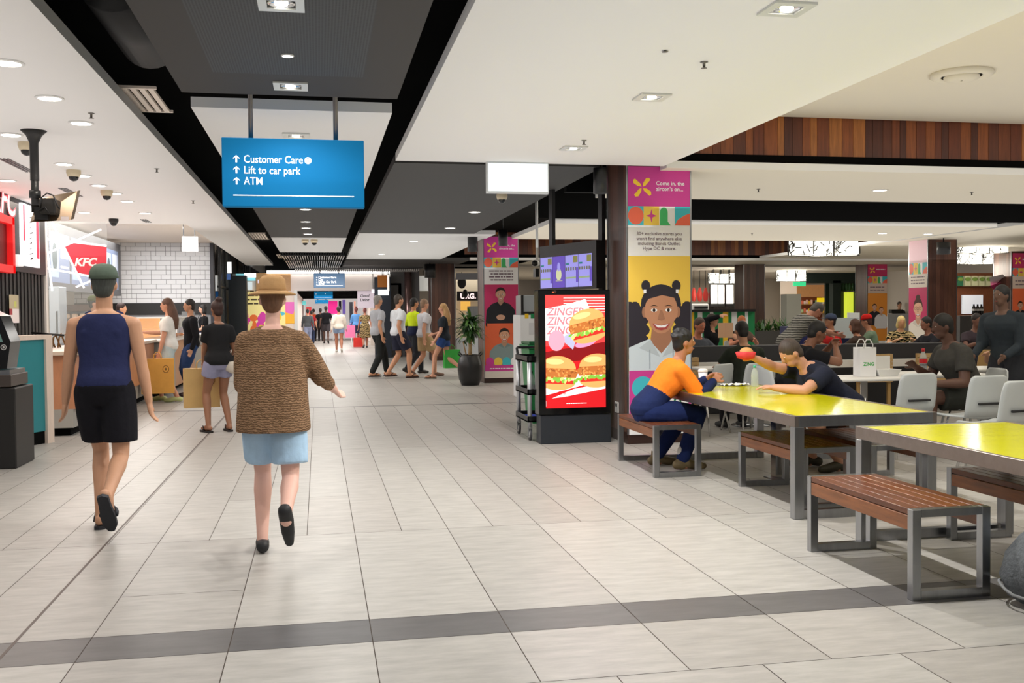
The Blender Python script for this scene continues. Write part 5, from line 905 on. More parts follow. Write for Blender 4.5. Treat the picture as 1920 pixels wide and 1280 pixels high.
# right part
panel('planter_wall', 1795, 512, 1862, 575, 27, mat('timber_wall_warm', (130, 74, 44), .5, noise=.25, stretch=(6, 6, 1)), 'warm timber wall behind the hanging planters', 'wall', z0=0)
for k in range(5): a = yp(1796+k*13.5, 517, 26.7); b = yp(1806+k*13.5, 536, 26.7); mb = MB(); mb.box(a.x, b.x, 26.7, 26.85, b.z, a.z, flat((206, 208, 170) if k else (50, 110, 80))); mb.ell(((a.x+b.x)/2, 26.69, a.z-.1), (.1, .02, .06), flat((120, 150, 70)), 10, 6); tag(mb.build('hanging_planter'), 'pale hanging board with green print on the warm timber wall', 'board', 'hanging boards')
panel('white_screen', 1805, 553, 1843, 588, 26.6, flat((222, 226, 236), .35), 'white lit screen on the warm timber wall', 'screen')
a = yp(1856, 538, 24); t = thing('striped_canopy', 'folded white and magenta canopy right of the warm timber wall', 'canopy', (a.x, 24, a.z)); mb = MB(); P2 = lambda px, py, Y=24.0: tuple(yp(px, py, Y)); mb.add([P2(1855, 520), P2(1880, 514), P2(1890, 524, 24.6), P2(1858, 535, 24.6)], [(0, 1, 2, 3)], flat((224, 220, 230))); mb.build('top', t); mb = MB(); mb.add([P2(1855, 536, 24.4), P2(1885, 526, 24.4), P2(1880, 540, 24.9), P2(1870, 548, 24.9)], [(0, 1, 2, 3)], flat((206, 70, 130))); mb.build('underside', t)
panel('grey_counter', 1800, 592, 1905, 640, 21.5, mat('counter_charcoal', (92, 92, 94), .5), 'charcoal counter behind the standing dark figure', 'counter', .5, z0=0)
for k in range(3): p = yp(1826+k*7, 592, 21.7); bottle('sauce_bottle', 'dark sauce bottle on the charcoal counter, %s of three' % ('left', 'middle', 'right')[k], p.x, 21.7, yp(1830, 592, 21.5).z, .28, .05, mat('sauce_black', (28, 24, 24), .2), BLACK, WHT)
mb = MB(); a = yp(1560, 600, 30); mb.box(a.x-6, a.x+9, 44.5, 44.6, 0, 3, mat('plaster_bright')); struct(mb.build('wall_court_back'))
# small greenery and dark planters by the pillar
t = thing('planter_box', 'dark planter with green leaves at the foot of the distant timber pillar', 'planter', (13.4, 29.4, 0)); p = yp(1428, 612, 26.2); t.location = (p.x, 26.2, 0); PM[t.name] = Matrix.Translation(t.location); mb = MB(); mb.box(-1.0, .9, -.2, .2, 0, .85, mat('planter_dark', (50, 48, 46), .6)); mb.build('box', t, False); mb = MB(); R = random.Random(15)
for i in range(120): leaf(mb, (R.uniform(-.95, .85), R.uniform(-.15, .15), .85), R.uniform(0, 6.28), R.uniform(.3, 1.4), R.uniform(.25, .5), .03, R.choice(LEAF), .7)
mb.build('foliage', t, False)
# ------------------------------------------------------------------ people
def SKIN(rgb): return mat('skin_%d_%d_%d' % rgb, rgb, .55, noise=.06, nscale=6)
def CLOTH(rgb, k='plain'):
    n = 'cloth_%s_%d_%d_%d' % ((k,)+tuple(rgb))
    if n in MATS: return MATS[n]
    m = mat(n, rgb, .9, noise=.10, nscale=9, bump=.35, bscale=14, spec=.2)
    nt = m.node_tree; b = nt.nodes['Principled BSDF']
    if k in ('knit', 'stripe', 'check'):
        tc = nt.nodes.new('ShaderNodeTexCoord'); wv = nt.nodes.new('ShaderNodeTexWave'); wv.bands_direction = 'Z'; wv.inputs['Scale'].default_value = {'knit': 22, 'stripe': 9, 'check': 7}[k]; wv.inputs['Distortion'].default_value = {'knit': 7, 'stripe': 1.2, 'check': 9}[k]; wv.inputs['Detail Scale'].default_value = 2.2
        nt.links.new(tc.outputs['Object'], wv.inputs['Vector']); r = nt.nodes.new('ShaderNodeValToRGB'); c = [lin(v) for v in rgb]
        lo = {'knit': .6, 'stripe': .12, 'check': .1}[k]; hi = {'knit': 1.2, 'stripe': 1.6, 'check': 1.0}[k]
        r.color_ramp.elements[0].color = tuple(v*lo for v in c)+(1,); r.color_ramp.elements[1].color = tuple(min(1, v*hi) for v in c)+(1,)
        if k == 'check': r.color_ramp.elements[1].color = (.55, .42, .2, 1); r.color_ramp.elements[0].position = .45; r.color_ramp.elements[1].position = .7
        nt.links.new(wv.outputs['Fac'], r.inputs['Fac']); nt.links.new(r.outputs['Color'], b.inputs['Base Color'])
        if k == 'knit':
            bp = nt.nodes.new('ShaderNodeBump'); bp.inputs['Strength'].default_value = .7; bp.inputs['Distance'].default_value = .01; nt.links.new(wv.outputs['Fac'], bp.inputs['Height']); nt.links.new(bp.outputs[0], b.inputs['Normal'])
    return m
def remesh(mb, vox, smooth=4):
    me = bpy.data.meshes.new('m'); me.from_pydata(mb.v, [], mb.f); me.update(); o = bpy.data.objects.new('m', me); COL.objects.link(o)
    r = o.modifiers.new('r', 'REMESH'); r.mode = 'VOXEL'; r.voxel_size = vox; r.use_smooth_shade = True
    if smooth: q = o.modifiers.new('s', 'SMOOTH'); q.factor = .5; q.iterations = smooth
    dg = bpy.context.evaluated_depsgraph_get(); dg.update(); m2 = bpy.data.meshes.new_from_object(o.evaluated_get(dg))
    bpy.data.objects.remove(o); bpy.data.meshes.remove(me); return m2
def attach(me, name, m, parent):
    me.name = name; me.materials.clear(); me.materials.append(m); me.polygons.foreach_set('use_smooth', [True]*len(me.polygons)); o = bpy.data.objects.new(name, me); COL.objects.link(o); o.parent = parent; PM[o.name] = PM[parent.name]; return o
DUM = mat('dummy')
def ik(a, b, l1, l2, pole):
    d = b-a; L = min(d.length, (l1+l2)*.999); d = d.normalized(); b = a+d*L; x = (l1*l1-l2*l2+L*L)/(2*L); h = math.sqrt(max(0, l1*l1-x*x)); p = pole-d*pole.dot(d); p = p.normalized() if p.length > 1e-4 else d.orthogonal(); return a+d*x+p*h, b
def person(label, loc, rz, H=1.72, skin=(205, 160, 130), hair=(50, 38, 30), hstyle='short', top=('tee', (60, 60, 70)), bottom=('shorts', (60, 60, 90)), shoe=('sandal', (30, 28, 28)), pelvis=(0, 0, .95), lean=0, side=0, twist=0, head=(0, 0), lf=(-.1, .0, .08), rf=(.1, .0, .08), lfp=0, rfp=0, lh=(-.27, .04, .86), rh=(.27, .04, .86), lep=(-.3, -1, 0), rep=(.3, -1, 0), lk=(0, 1, 0), rk=(0, 1, 0), fem=False, detail=1, group=None, sole=True, face=True, bulk=1.0):
    """local axes: +y is where the person faces, +x their right; all lengths for a 1.75 m body, scaled to H"""
    s = H/1.75; t = thing('person', label, 'person', loc, rz, group); V = Vector
    if shoe and shoe[0] in ('thong', 'slide'): pelvis = (pelvis[0], pelvis[1], pelvis[2]+.014); lf = (lf[0], lf[1], lf[2]+.014); rf = (rf[0], rf[1], rf[2]+.014)
    P = V(pelvis); lr = math.radians(lean); sr = math.radians(side); tr = math.radians(twist)
    up = V((math.sin(sr), math.sin(lr), math.cos(lr)*math.cos(sr))).normalized(); rt = V((math.cos(tr), -math.sin(tr)*1.0, 0)); rt = (rt-up*rt.dot(up)).normalized(); fw = up.cross(rt)*1.0
    prt = V((1, 0, 0)); pup = V((up.x*.4, up.y*.4, up.z+.6)).normalized() if lean else up; pfw = V((0, 1, 0))
    sw = (.165 if fem else .19)*bulk; hw = (.175 if fem else .165)*bulk; cw = (.15 if fem else .172)*bulk
    def sp(q): # point along the spine with the bend spread over the lower back
        k = min(1, max(0, q/.18)); return P+(pup*(1-k)+up*k).normalized()*q
    def tors(r, x0, x1, infl, m=DUM):
        prof = [(-.12, .1, .085, 0), (-.06, .15, .11, -.01), (0, hw, .125, -.015), (.06, hw*.97, .12, -.01), (.13, (.128 if fem else .15)*bulk, .1, 0), (.2, (.125 if fem else .148)*bulk, .098, 0), (.28, cw*.95, .108, .005), (.35, cw, .118, .012), (.41, cw*1.02, .112, .008), (.455, cw*.9, .09, -.005), (.49, .1, .07, -.012), (.515, .062, .058, -.012)]
        rs = []
        for q, a, d, dy in prof:
            if q < x0-1e-6 or q > x1+1e-6: continue
            k = min(1, max(0, q/.25)); R_ = (prt*(1-k)+rt*k).normalized(); F_ = (pfw*(1-k)+fw*k).normalized(); c = sp(q)+F_*dy; a2, d2 = a+infl, d*bulk+infl
            rs.append([(c+R_*(a2*math.copysign(abs(math.cos(th))**.85, math.cos(th)))+F_*(d2*math.copysign(abs(math.sin(th))**.9, math.sin(th))))*s for th in [2*math.pi*i/20 for i in range(20)]])
        r.rings(rs, m)
    def limb(r, pts, rad, infl=0.0): 
        P_ = [V(p)*s for p in pts]; R_ = [(q+infl)*s for q in rad]; r.tube(P_, R_, DUM, 12); r.ell(P_[0], (R_[0],)*3, DUM, 12, 6); r.ell(P_[-1], (R_[-1],)*3, DUM, 12, 6)
    def lerp(a, b, k): return a+(b-a)*k
    def sleeve(r, pts, rad, cut=True):
        r.tube([V(p)*s for p in pts], [q*s for q in rad], DUM, 14); r.ell(V(pts[0])*s, (rad[0]*s,)*3, DUM, 12, 6)
        if not cut: r.ell(V(pts[-1])*s, (rad[-1]*s,)*3, DUM, 12, 6)
    # joints
    hips = {}; J = {}
    for sd, f, fp, kp in ((-1, lf, lfp, lk), (1, rf, rfp, rk)):
        h = P+prt*(sd*.092*bulk)-pup*.03; k, a = ik(h, V(f), .44, .44, V(kp)); J[sd] = (h, k, a, math.radians(fp))
    A = {}
    for sd, h_, ep in ((-1, lh, lep), (1, rh, rep)):
        sh = sp(.418)+rt*(sd*sw)-fw*.01; e, w_ = ik(sh, V(h_), .285, .25, V(ep)); A[sd] = (sh, e, w_)
    hp, hy = math.radians(head[0]), math.radians(head[1])
    nk = sp(.5); hup = (up*math.cos(hp*.5)-fw*math.sin(hp*.5)).normalized(); hb = nk+hup*.085
    hu = (up*math.cos(hp)-fw*math.sin(hp)).normalized(); hf0 = (fw*math.cos(hp)+up*math.sin(hp)); hr = (rt*math.cos(hy)-hf0*math.sin(hy)).normalized(); hf = hu.cross(hr); hc = hb+hu*.105+hf*.018
    HM = Matrix((hr, hf, hu)).transposed()
    HP = lambda x, y, z: (hc+HM @ V((x, y, z)))*s
    # body
    r = MB(); tors(r, -.12, .52, 0)
    limb(r, [nk-up*.02, hb+hu*.04], [.056 if not fem else .048, .054 if not fem else .046])
    r.ell(HP(0, 0, .015), (.075*s, .093*s, .105*s), DUM, 16, 10, HM); r.ell(HP(0, .032, -.06), (.053*s, .055*s, .055*s), DUM, 12, 8, HM)
    r.ell(HP(0, .096, -.012), (.013*s, .02*s, .024*s), DUM, 8, 6, HM); r.ell(HP(0, .088, .018), (.011*s, .012*s, .03*s), DUM, 8, 6, HM)
    r.ell(HP(0, .078, -.062), (.026*s, .016*s, .013*s), DUM, 8, 6, HM)
    for k in (-1, 1): r.ell(HP(k*.076, -.005, -.005), (.012*s, .02*s, .031*s), DUM, 8, 6, HM)
    for sd in (-1, 1):
        h, k, a, fp = J[sd]; b = bulk
        limb(r, [h, lerp(h, k, .35), lerp(h, k, .75), k], [.088*b, .082*b, .062*b, .054*b]); limb(r, [k, lerp(k, a, .28), lerp(k, a, .6), a], [.053*b, .058*b, .046*b, .036*b])
        yaw = .12*sd; d = V((math.sin(yaw)*math.cos(fp), math.cos(yaw)*math.cos(fp), -math.sin(fp))); u = V((0, math.sin(fp), math.cos(fp)))
        heel = a-d*.05-u*.045; ball = a+d*.12-u*.052; toe = a+d*.19-u*.058
        limb(r, [heel, lerp(heel, ball, .5)+u*.012, ball, toe], [.034, .036, .032, .018]); limb(r, [a, lerp(heel, ball, .45)], [.036, .04]); J[sd] = (h, k, a, d, u, heel, ball, toe)
        sh, e, w_ = A[sd]; r.ell(sh*s, (.054*s*b,)*3, DUM, 12, 8); limb(r, [sp(.475)+rt*(sd*.045)-fw*.012, lerp(sp(.465)+rt*(sd*.045), sh, .55)-fw*.01, sh], [.046*b, .05*b, .052*b])
        limb(r, [sh, lerp(sh, e, .5), e], [.053*b, .047*b, .039*b]); limb(r, [e, lerp(e, w_, .3), w_], [.039*b, .041*b, .026*b])
        hd = (w_-e).normalized(); sdv = (V((0, 1, 0))-hd*hd.y); sdv = sdv.normalized() if sdv.length > .2 else V((1, 0, 0)); nv = hd.cross(sdv)*sd
        pm = w_+hd*.045
        for q in (-1, 0, 1): limb(r, [w_+hd*.005, w_+hd*.05+sdv*q*.021, w_+hd*.085+sdv*q*.024], [.02, .017, .014])
        for i, (o, ln) in enumerate(((.03, .068), (.011, .078), (-.009, .072), (-.028, .056))):
            b0 = w_+hd*.082+sdv*o; b1 = b0+hd*ln*.5+nv*.008; b2 = b1+(hd*.8+nv*.6).normalized()*ln*.5; limb(r, [b0, b1, b2], [.0098, .0092, .0078])
        b0 = w_+hd*.03+sdv*.03; b1 = b0+(hd*.6+sdv*.8).normalized()*.038; limb(r, [b0, b1, b1+(hd*.95+sdv*.2+nv*.2).normalized()*.03], [.013, .011, .009])
    vox = (.0085 if detail == 2 else .012 if detail == 1 else .02)
    attach(remesh(r, vox, 2), 'body', SKIN(skin), t)
    cv = max(.012, vox)
    # upper garment
    kind, rgb = top[0], top[1]; pat = top[2] if len(top) > 2 else 'plain'; infl = .018 if kind != 'cardigan' else .022
    r = MB(); hem = {'tee': -.06, 'tank': .0, 'long': -.06, 'cardigan': -.12, 'jacket': -.06, 'dress': -.12, 'hivis': -.06}[kind]
    tors(r, hem, .49, infl if kind != 'tank' else .014)
    if kind == 'tank':
        for k in (-1, 1): limb(r, [sp(.36)+rt*(k*.1)+fw*.08, sp(.475)+rt*(k*.09)-fw*.01, sp(.36)+rt*(k*.1)-fw*.085], [.03, .05, .03])
    if kind in ('cardigan', 'dress'):
        low = -.15 if kind == 'cardigan' else -.5; n = 24; rs = []
        for q, wd in ((-.06, hw+.035), (low*.55, hw+.045), (low, hw+.06)): c = P+V((0, -.01, q)); rs.append([(c+V((wd*math.cos(th)*(1+.03*math.sin(7*th)), (.14+.1*(wd-hw))*math.sin(th)*(1+.05*math.sin(6*th)), 0)))*s for th in [2*math.pi*i/n for i in range(n)]])
        r.rings(list(reversed(rs)), DUM)
        if kind == 'cardigan':
            rs = []
            for q, wd, dp in ((-.16, hw+.062, .2), (0, hw+.05, .185), (.2, hw+.04, .165), (.36, hw+.02, .15), (.44, hw-.04, .1)): c = sp(q); rs.append([(c+V((wd*math.copysign(abs(math.cos(th))**.8, math.cos(th)), dp*math.sin(th), 0)))*s for th in [2*math.pi*i/n for i in range(n)]])
            r.rings(rs, DUM)
    if kind != 'tank':
        fr = {'tee': .62, 'dress': .45, 'hivis': 1}.get(kind, 1)
        for sd in (-1, 1):
            sh, e, w_ = A[sd]; r.ell(sh*s, ((.056+infl*.5)*s*bulk,)*3, DUM, 12, 8); limb(r, [sp(.47)+rt*(sd*.06)-fw*.012, lerp(sp(.46)+rt*(sd*.06), sh, .55)-fw*.01, sh], [.04*bulk, .048*bulk, .054*bulk], infl*.6); m_ = lerp(sh, e, fr); sleeve(r, [sh, lerp(sh, m_, .5), m_], [.056*bulk+infl*.7, .055*bulk+infl*.8, (.056 if fr < 1 else .046)*bulk+infl*.9], fr < 1)
            if fr == 1: limb(r, [e, lerp(e, w_, .92 if kind != 'cardigan' else .55)], [.044, .034], infl*.6)
    g = attach(remesh(r, cv, 3), {'tee': 'shirt', 'tank': 'tank_top', 'long': 'shirt', 'hivis': 'work_shirt'}.get(kind, kind), CLOTH(rgb, pat), t)
    if kind == 'hivis':
        m2 = CLOTH(top[3]); g.data.materials.append(m2); 
        for p_ in g.data.polygons:
            c = p_.center/s; q = (c-P).dot(up)
            if q < .17: p_.material_index = 1
            for sd in (-1, 1):
                sh, e, w_ = A[sd]; d = (w_-e); kk = (c-e).dot(d)/d.length_squared
                if kk > -.05 and (c-(e+d*max(0, min(1, kk)))).length < .085 and (c-sh).length > .2: p_.material_index = 1
    # lower garment
    if bottom:
        kind, rgb = bottom[0], bottom[1]; pat = bottom[2] if len(bottom) > 2 else 'plain'; r = MB(); tors(r, -.12, .1, .012)
        fr = {'shorts': .78, 'brief': .42, 'pants': 1, 'skirt': .5}[kind]; ext = {'shorts': .03, 'brief': .026, 'pants': .018, 'skirt': .03}[kind]
        if kind == 'skirt':
            rs = []; n = 20
            for q, wd in ((.05, hw+.01), (-.1, hw+.03), (-.38, hw+.08)): c = P+V((0, -.01, q)); rs.append([(c+V((wd*math.cos(th), (.13+.4*(wd-hw))*math.sin(th), 0)))*s for th in [2*math.pi*i/n for i in range(n)]])
            r.rings(list(reversed(rs)), DUM)
        else:
            for sd in (-1, 1):
                h, k, a = J[sd][:3]; k2 = lerp(h, k, fr); sleeve(r, [h, lerp(h, k2, .5), k2], [.092*bulk+ext*.6, .09*bulk+ext*.9, (.084*bulk if fr < 1 else .058)+ext], fr < 1)
                if fr == 1: limb(r, [k, lerp(k, a, .3), lerp(k, a, .95)], [.058, .058, .046], ext)
        attach(remesh(r, cv, 3), {'shorts': 'shorts', 'brief': 'shorts', 'pants': 'trousers', 'skirt': 'skirt'}[kind], CLOTH(rgb, pat), t)
    # shoes
    if shoe:
        sm = mat('shoe_%d_%d_%d' % tuple(shoe[1]), shoe[1], .6)
        for sd in (-1, 1):
            h, k, a, d, u, heel, ball, toe = J[sd]; r = MB(); lx = u.cross(d)
            if shoe[0] in ('shoe', 'boot'):
                limb(r, [heel, lerp(heel, ball, .5)+u*.014, ball, toe+d*.005], [.043, .045, .041, .03])
                if shoe[0] == 'boot': limb(r, [lerp(heel, ball, .25), a+u*.04], [.046, .05])
                attach(remesh(r, .009 if detail else .014, 2), shoe[0], sm, t)
                if shoe[0] == 'boot': q = MB(); limb(q, [a+u*.05, a+u*.085], [.05, .047]); attach(remesh(q, .01, 2), 'sock', CLOTH((236, 234, 230)), t)
            else:
                c = [(-.085, .0), (-.07, .034), (0, .036), (.1, .046), (.17, .044), (.215, .02), (.22, 0)]; pts = [(x, y) for x, y in c]+[(x, -y) for x, y in reversed(c[1:-1])]
                o = a-u*.09; q = MB(); q.rings([[(o+d*x+lx*y+u*z)*s for x, y in pts] for z in (-.013, .011)], sm, False); q.build('sole', t, False)
                q = MB(); 
                if shoe[0] == 'slide': q.tube([(o+d*.1+lx*(.046*math.cos(th))+u*(.01+.075*math.sin(th)))*s for th in [math.pi*i/8 for i in range(9)]], .016*s, sm, 8)
                else:
                    for k2 in (-1, 1): q.tube([(o+d*.15+u*.055)*s, (o+d*.1+lx*k2*.03+u*.07)*s, (o+d*.05+lx*k2*.042+u*.03)*s], .0075*s, sm, 7)
                q.build('strap', t, False)
    # hair and head wear
    HRm = mat('hair_%d_%d_%d' % tuple(hair), hair, .6, noise=.35, nscale=14, stretch=(6, 6, 1))
    r = MB()
    if hstyle != 'bald':
        r.ell(HP(0, -.013, .036), (.084*s, .098*s, .1*s), DUM, 16, 10, HM); r.ell(HP(0, -.045, -.02), (.07*s, .06*s, .075*s), DUM, 14, 8, HM)
        if hstyle == 'messy':
            Rr = random.Random(4)
            for i in range(40):
                a1 = Rr.uniform(0, 6.28); b1 = Rr.uniform(.1, 1.4); dd = V((math.cos(a1)*math.cos(b1), math.sin(a1)*math.cos(b1)-.15, math.sin(b1))); p0 = V((0, -.015, .035))+V((dd.x*.075, dd.y*.085, dd.z*.088)); p1 = p0+V((dd.x*.028, dd.y*.03+.006, dd.z*.022)); r.tube([HP(*p0), HP(*p1)], [.017*s, .006*s], DUM, 6)
        if hstyle == 'bun': r.ell(HP(0, -.06, .135), (.048*s, .048*s, .042*s), DUM, 12, 8, HM)
        if hstyle == 'long': r.tube([HP(0, -.05, .03), HP(0, -.085, -.09), (nk-fw*.1-up*.06)*s, (nk-fw*.125-up*.22)*s], [.07*s, .085*s, .085*s, .04*s], DUM, 12)
        if hstyle == 'bob':
            for k in (-1, 1): r.tube([HP(k*.06, -.01, .03), HP(k*.075, -.01, -.08), HP(k*.07, 0, -.14)], [.03*s, .035*s, .02*s], DUM, 8)
            r.ell(HP(0, -.06, -.07), (.075*s, .045*s, .08*s), DUM, 12, 8, HM)
        attach(remesh(r, .011 if detail else .016, 2), 'hair', HRm, t)
    if hstyle in ('cap', 'hat') or isinstance(hstyle, tuple): pass
    hw_ = head[2] if len(head) > 2 else None
    if hw_:
        hm = CLOTH(hw_[1]); q = MB(); n = 20
        if hw_[0] == 'cap':
            q.rings([[HP(rr*.092*math.cos(th), -.012+rr*.106*math.sin(th), z) for th in [2*math.pi*i/n for i in range(n)]] for rr, z in ((1.0, .045), (.99, .08), (.86, .115), (.55, .14), (.08, .148))], hm); q.build('cap_crown', t, False)
            q = MB(); q.rings([[HP(x, y, z+zz) for x, y, z in [(-.075, .075, .05), (-.07, .13, .045), (-.035, .168, .04), (0, .175, .038), (.035, .168, .04), (.07, .13, .045), (.075, .075, .05)]] for zz in (0, .008)], hm, False); q.build('cap_brim', t, False)
        else:
            q.rings([[HP(rr*math.cos(th), -.012+rr*1.12*math.sin(th), z) for th in [2*math.pi*i/n for i in range(n)]] for rr, z in ((.088, .05), (.088, .075), (.084, .13), (.06, .155), (.01, .16))], hm); q.build('hat_crown', t, False)
            q = MB(); q.rings([[HP(rr*math.cos(th), -.012+rr*1.1*math.sin(th), z) for th in [2*math.pi*i/n for i in range(n)]] for rr, z in ((.085, .052), (.15, .03), (.152, .036), (.085, .062))], hm, close=True); q.build('hat_brim', t, False)
    if face and detail:
        for k in (-1, 1):
            q = MB(); q.ell(HP(k*.03, .081, .018), (.0115*s, .008*s, .0058*s), mat('eye_white', (196, 188, 182), .5), 10, 6, HM); q.ell(HP(k*.03, .0855, .018), (.0065*s, .005*s, .0056*s), mat('eye_iris', (44, 28, 20), .4), 8, 6, HM); q.build('eye', t, False)
        q = MB(); q.ell(HP(0, .092, -.06), (.021*s, .008*s, .0055*s), mat('lips', (160, 84, 76), .5), 10, 6, HM); q.build('mouth', t, False)
    return t, A, s
def paper_carrier(label, x, y, z, w, h, d, rz, rgb=(206, 160, 90), mark=True, hang=.1):
    t = thing('carrier_bag', label, 'bag', (x, y, z), rz); m = mat('kraft_%d' % rgb[0], rgb, .8, noise=.08, nscale=5); mb = MB()
    mb.rings([[(-w/2, -d/2, k), (w/2, -d/2, k), (w/2+e, 0, k), (w/2, d/2, k), (-w/2, d/2, k), (-w/2-e, 0, k)] for k, e in ((-h, 0), (-h*.05, -.012), (0, -.02))], m, False); mb.build('bag_body', t, False)
    for y2 in (-d/2, d/2): mb = MB(); mb.tube([(-.06, y2, -.02), (-.05, y2*.6, hang*.7), (-.02, y2*.2, hang), (.02, y2*.2, hang), (.05, y2*.6, hang*.7), (.06, y2, -.02)], .005, m, 6); mb.build('handle', t, False)
    if mark:
        P = Print(tuple(PM[t.name] @ Vector((0, -d/2-.002, 0))), PM[t.name].to_3x3() @ Vector((1, 0, 0)), (0, 0, 1)); P.ell(w*.25, -h*.3, .05, .06, flat((120, 84, 44))); P.ell(w*.25, -h*.3, .04, .05, flat(rgb)); P.ell(w*.25, -h*.3, .015, .02, flat((120, 84, 44))); P.build('emblem', t)
    return t
def px_(px, Y, py=600): return yp(px, py, Y).x
# walkers in the foreground
person('person walking away in a navy tank top, black shorts and a grey green cap', (-1.4, 7.0, 0), -.04, 1.71, (206, 156, 124), (70, 74, 70), 'short', ('tank', (42, 48, 86)), ('shorts', (26, 26, 32)), ('slide', (34, 36, 44)), pelvis=(.0, .03, .945), lean=4, head=(8, 0, ('cap', (96, 110, 98))), lf=(-.04, .02, .09), rf=(.1, -.36, .27), rfp=58, rh=(.28, .08, .83), lh=(-.28, .12, .84), detail=2, face=False)
person('person walking away in a tan hat, brown knitted cardigan and pale blue shorts', (-.29, 6.06, 0), -.05, 1.6, (226, 180, 164), (120, 84, 60), 'short', ('cardigan', (148, 116, 88), 'knit'), ('shorts', (176, 208, 236)), ('shoe', (26, 27, 30)), pelvis=(.02, .03, .945), lean=5, head=(4, 0, ('hat', (190, 150, 104))), lf=(-.06, .02, .09), rf=(.13, -.42, .34), rfp=58, rh=(.4, .34, 1.02), lh=(-.14, .34, 1.04), rep=(.25, -1, -.6), lep=(-.2, -1, -.6), detail=2, face=False, fem=True, bulk=1.02)
person('person with a brown hair bun in a black tee, grey shorts and thongs', (-1.19, 12.5, 0), .45, 1.56, (150, 104, 78), (58, 34, 28), 'bun', ('tee', (36, 36, 38)), ('brief', (148, 148, 176)), ('thong', (30, 26, 26)), lf=(-.14, .03, .09), rf=(.13, -.02, .09), lh=(-.1, .3, .86), rh=(.2, .22, .98), detail=1, fem=True, twist=-6)
b = thing('hip_bag', 'small off-white bag at the hip of the person with the hair bun', 'bag', (-.95, 12.42, .83)); mb = MB(); mb.rings([[(-.95+r*math.cos(a)*.16, 12.44+r*math.sin(a)*.05+.02, z+.06*math.cos(a)*.3) for a in [2*math.pi*i/16 for i in range(16)]] for r, z in ((.5, .72), (.95, .76), (1, .82), (.9, .86))], mat('bag_cream', (214, 204, 190), .7)); mb.build('pouch', b); mb = MB(); mb.tube([(-1.08, 12.44, .86), (-1.03, 12.6, 1.0), (-.85, 12.55, .95), (-.82, 12.44, .86)], .008, mat('bag_cream'), 6); mb.build('strap', b)
paper_carrier('pale kraft tote bag held by the person with the hair bun', -1.42, 12.78, .76, .42, .48, .14, .2, (208, 172, 112))
person('person with long brown hair in a white tee at the counter', (-2.42, 17.2, 0), PI/2-.1, 1.68, (206, 150, 122), (96, 66, 50), 'long', ('tee', (232, 230, 226)), ('shorts', (186, 202, 206)), ('shoe', (196, 204, 140)), lh=(-.24, .1, .82), rh=(.16, .42, 1.18), lf=(-.12, -.16, .09), rf=(.12, .16, .09), fem=True)
paper_carrier('golden kraft carrier bag with a round emblem held by the person in the white tee', -2.55, 16.9, .72, .5, .56, .16, .1, (220, 162, 74))
person('person in a black top and blue jeans behind the person in white', (-2.2, 18.3, 0), PI/2+.3, 1.68, (190, 140, 110), (36, 28, 26), 'short', ('long', (24, 24, 28)), ('pants', (44, 64, 104)), ('shoe', (60, 40, 40)))
person('person in a black tee and black shorts waiting at the end of the cafe counter', (-2.92, 27.0, 0), PI/2+.2, 1.68, (216, 168, 144), (30, 24, 26), 'bob', ('tee', (26, 26, 30)), ('shorts', (26, 26, 32)), ('shoe', (70, 50, 60)), lh=(-.16, .3, 1.05), rh=(.16, .28, 1.05), fem=True)
b = thing('shoulder_bag', 'purple shoulder bag of the person waiting at the cafe counter', 'bag', (-3.0, 26.7, .85)); mb = MB(); mb.box(-3.2, -2.92, 26.62, 26.72, .78, .98, mat('bag_purple', (72, 56, 96), .5), .02); mb.build('pouch', b); mb = MB(); mb.tube([(-3.18, 26.68, .97), (-3.0, 26.75, 1.42), (-2.9, 26.8, 1.42), (-2.94, 26.68, .97)], .01, BLACK, 6); mb.build('strap', b)
person('person with a black and yellow cap serving behind the chicken counter', (-3.82, 18.5, 0), -PI/2, 1.74, (190, 140, 110), (30, 26, 24), 'short', ('tee', (40, 40, 44)), ('pants', (36, 36, 40)), ('shoe', (20, 20, 20)), head=(6, 0, ('cap', (70, 78, 30))), lh=(-.2, .3, 1.05), rh=(.2, .35, 1.08), detail=0)
person('person with dark hair serving behind the cafe counter', (-3.85, 21.0, 0), -PI/2, 1.66, (206, 160, 130), (50, 30, 26), 'short', ('tee', (90, 60, 56)), ('pants', (36, 36, 40)), ('shoe', (20, 20, 20)), lh=(-.2, .3, 1.05), rh=(.2, .35, 1.08), detail=0)
# far walkers
W1 = dict(lf=(-.09, .22, .09), rf=(.09, -.25, .13), rfp=35, lh=(-.28, -.12, .86), rh=(.28, .18, .88)); W2 = dict(lf=(-.09, -.25, .13), lfp=35, rf=(.09, .22, .09), lh=(-.28, .18, .88), rh=(.28, -.12, .86))
person('person far down the walkway in a loose cream top and denim shorts', (.74, 38, 0), 0, 1.7, (186, 124, 96), (40, 28, 24), 'short', ('long', (236, 226, 212)), ('brief', (140, 160, 190)), ('shoe', (220, 216, 206)), detail=0, fem=True, bulk=1.08, **W1)
person('person far down the walkway in a dark patterned dress', (1.91, 42.4, 0), .05, 1.66, (176, 120, 96), (110, 50, 50), 'bun', ('dress', (40, 36, 36), 'check'), None, ('shoe', (60, 60, 62)), detail=0, fem=True, bulk=1.1, **W2)
person('person far down the walkway in a black tee and dark shorts', (.36, 50, 0), 0, 1.82, (90, 60, 48), (26, 22, 22), 'short', ('tee', (22, 22, 26)), ('shorts', (70, 66, 70)), ('shoe', (20, 20, 22)), detail=0, **W1)
person('person far down the walkway in a light blue denim jacket beside the patterned dress', (px_(668, 46), 46, 0), 0, 1.72, (150, 90, 76), (100, 44, 44), 'bun', ('jacket', (98, 150, 212)), ('skirt', (40, 44, 66)), ('shoe', (230, 230, 230)), detail=0, fem=True, **W2)
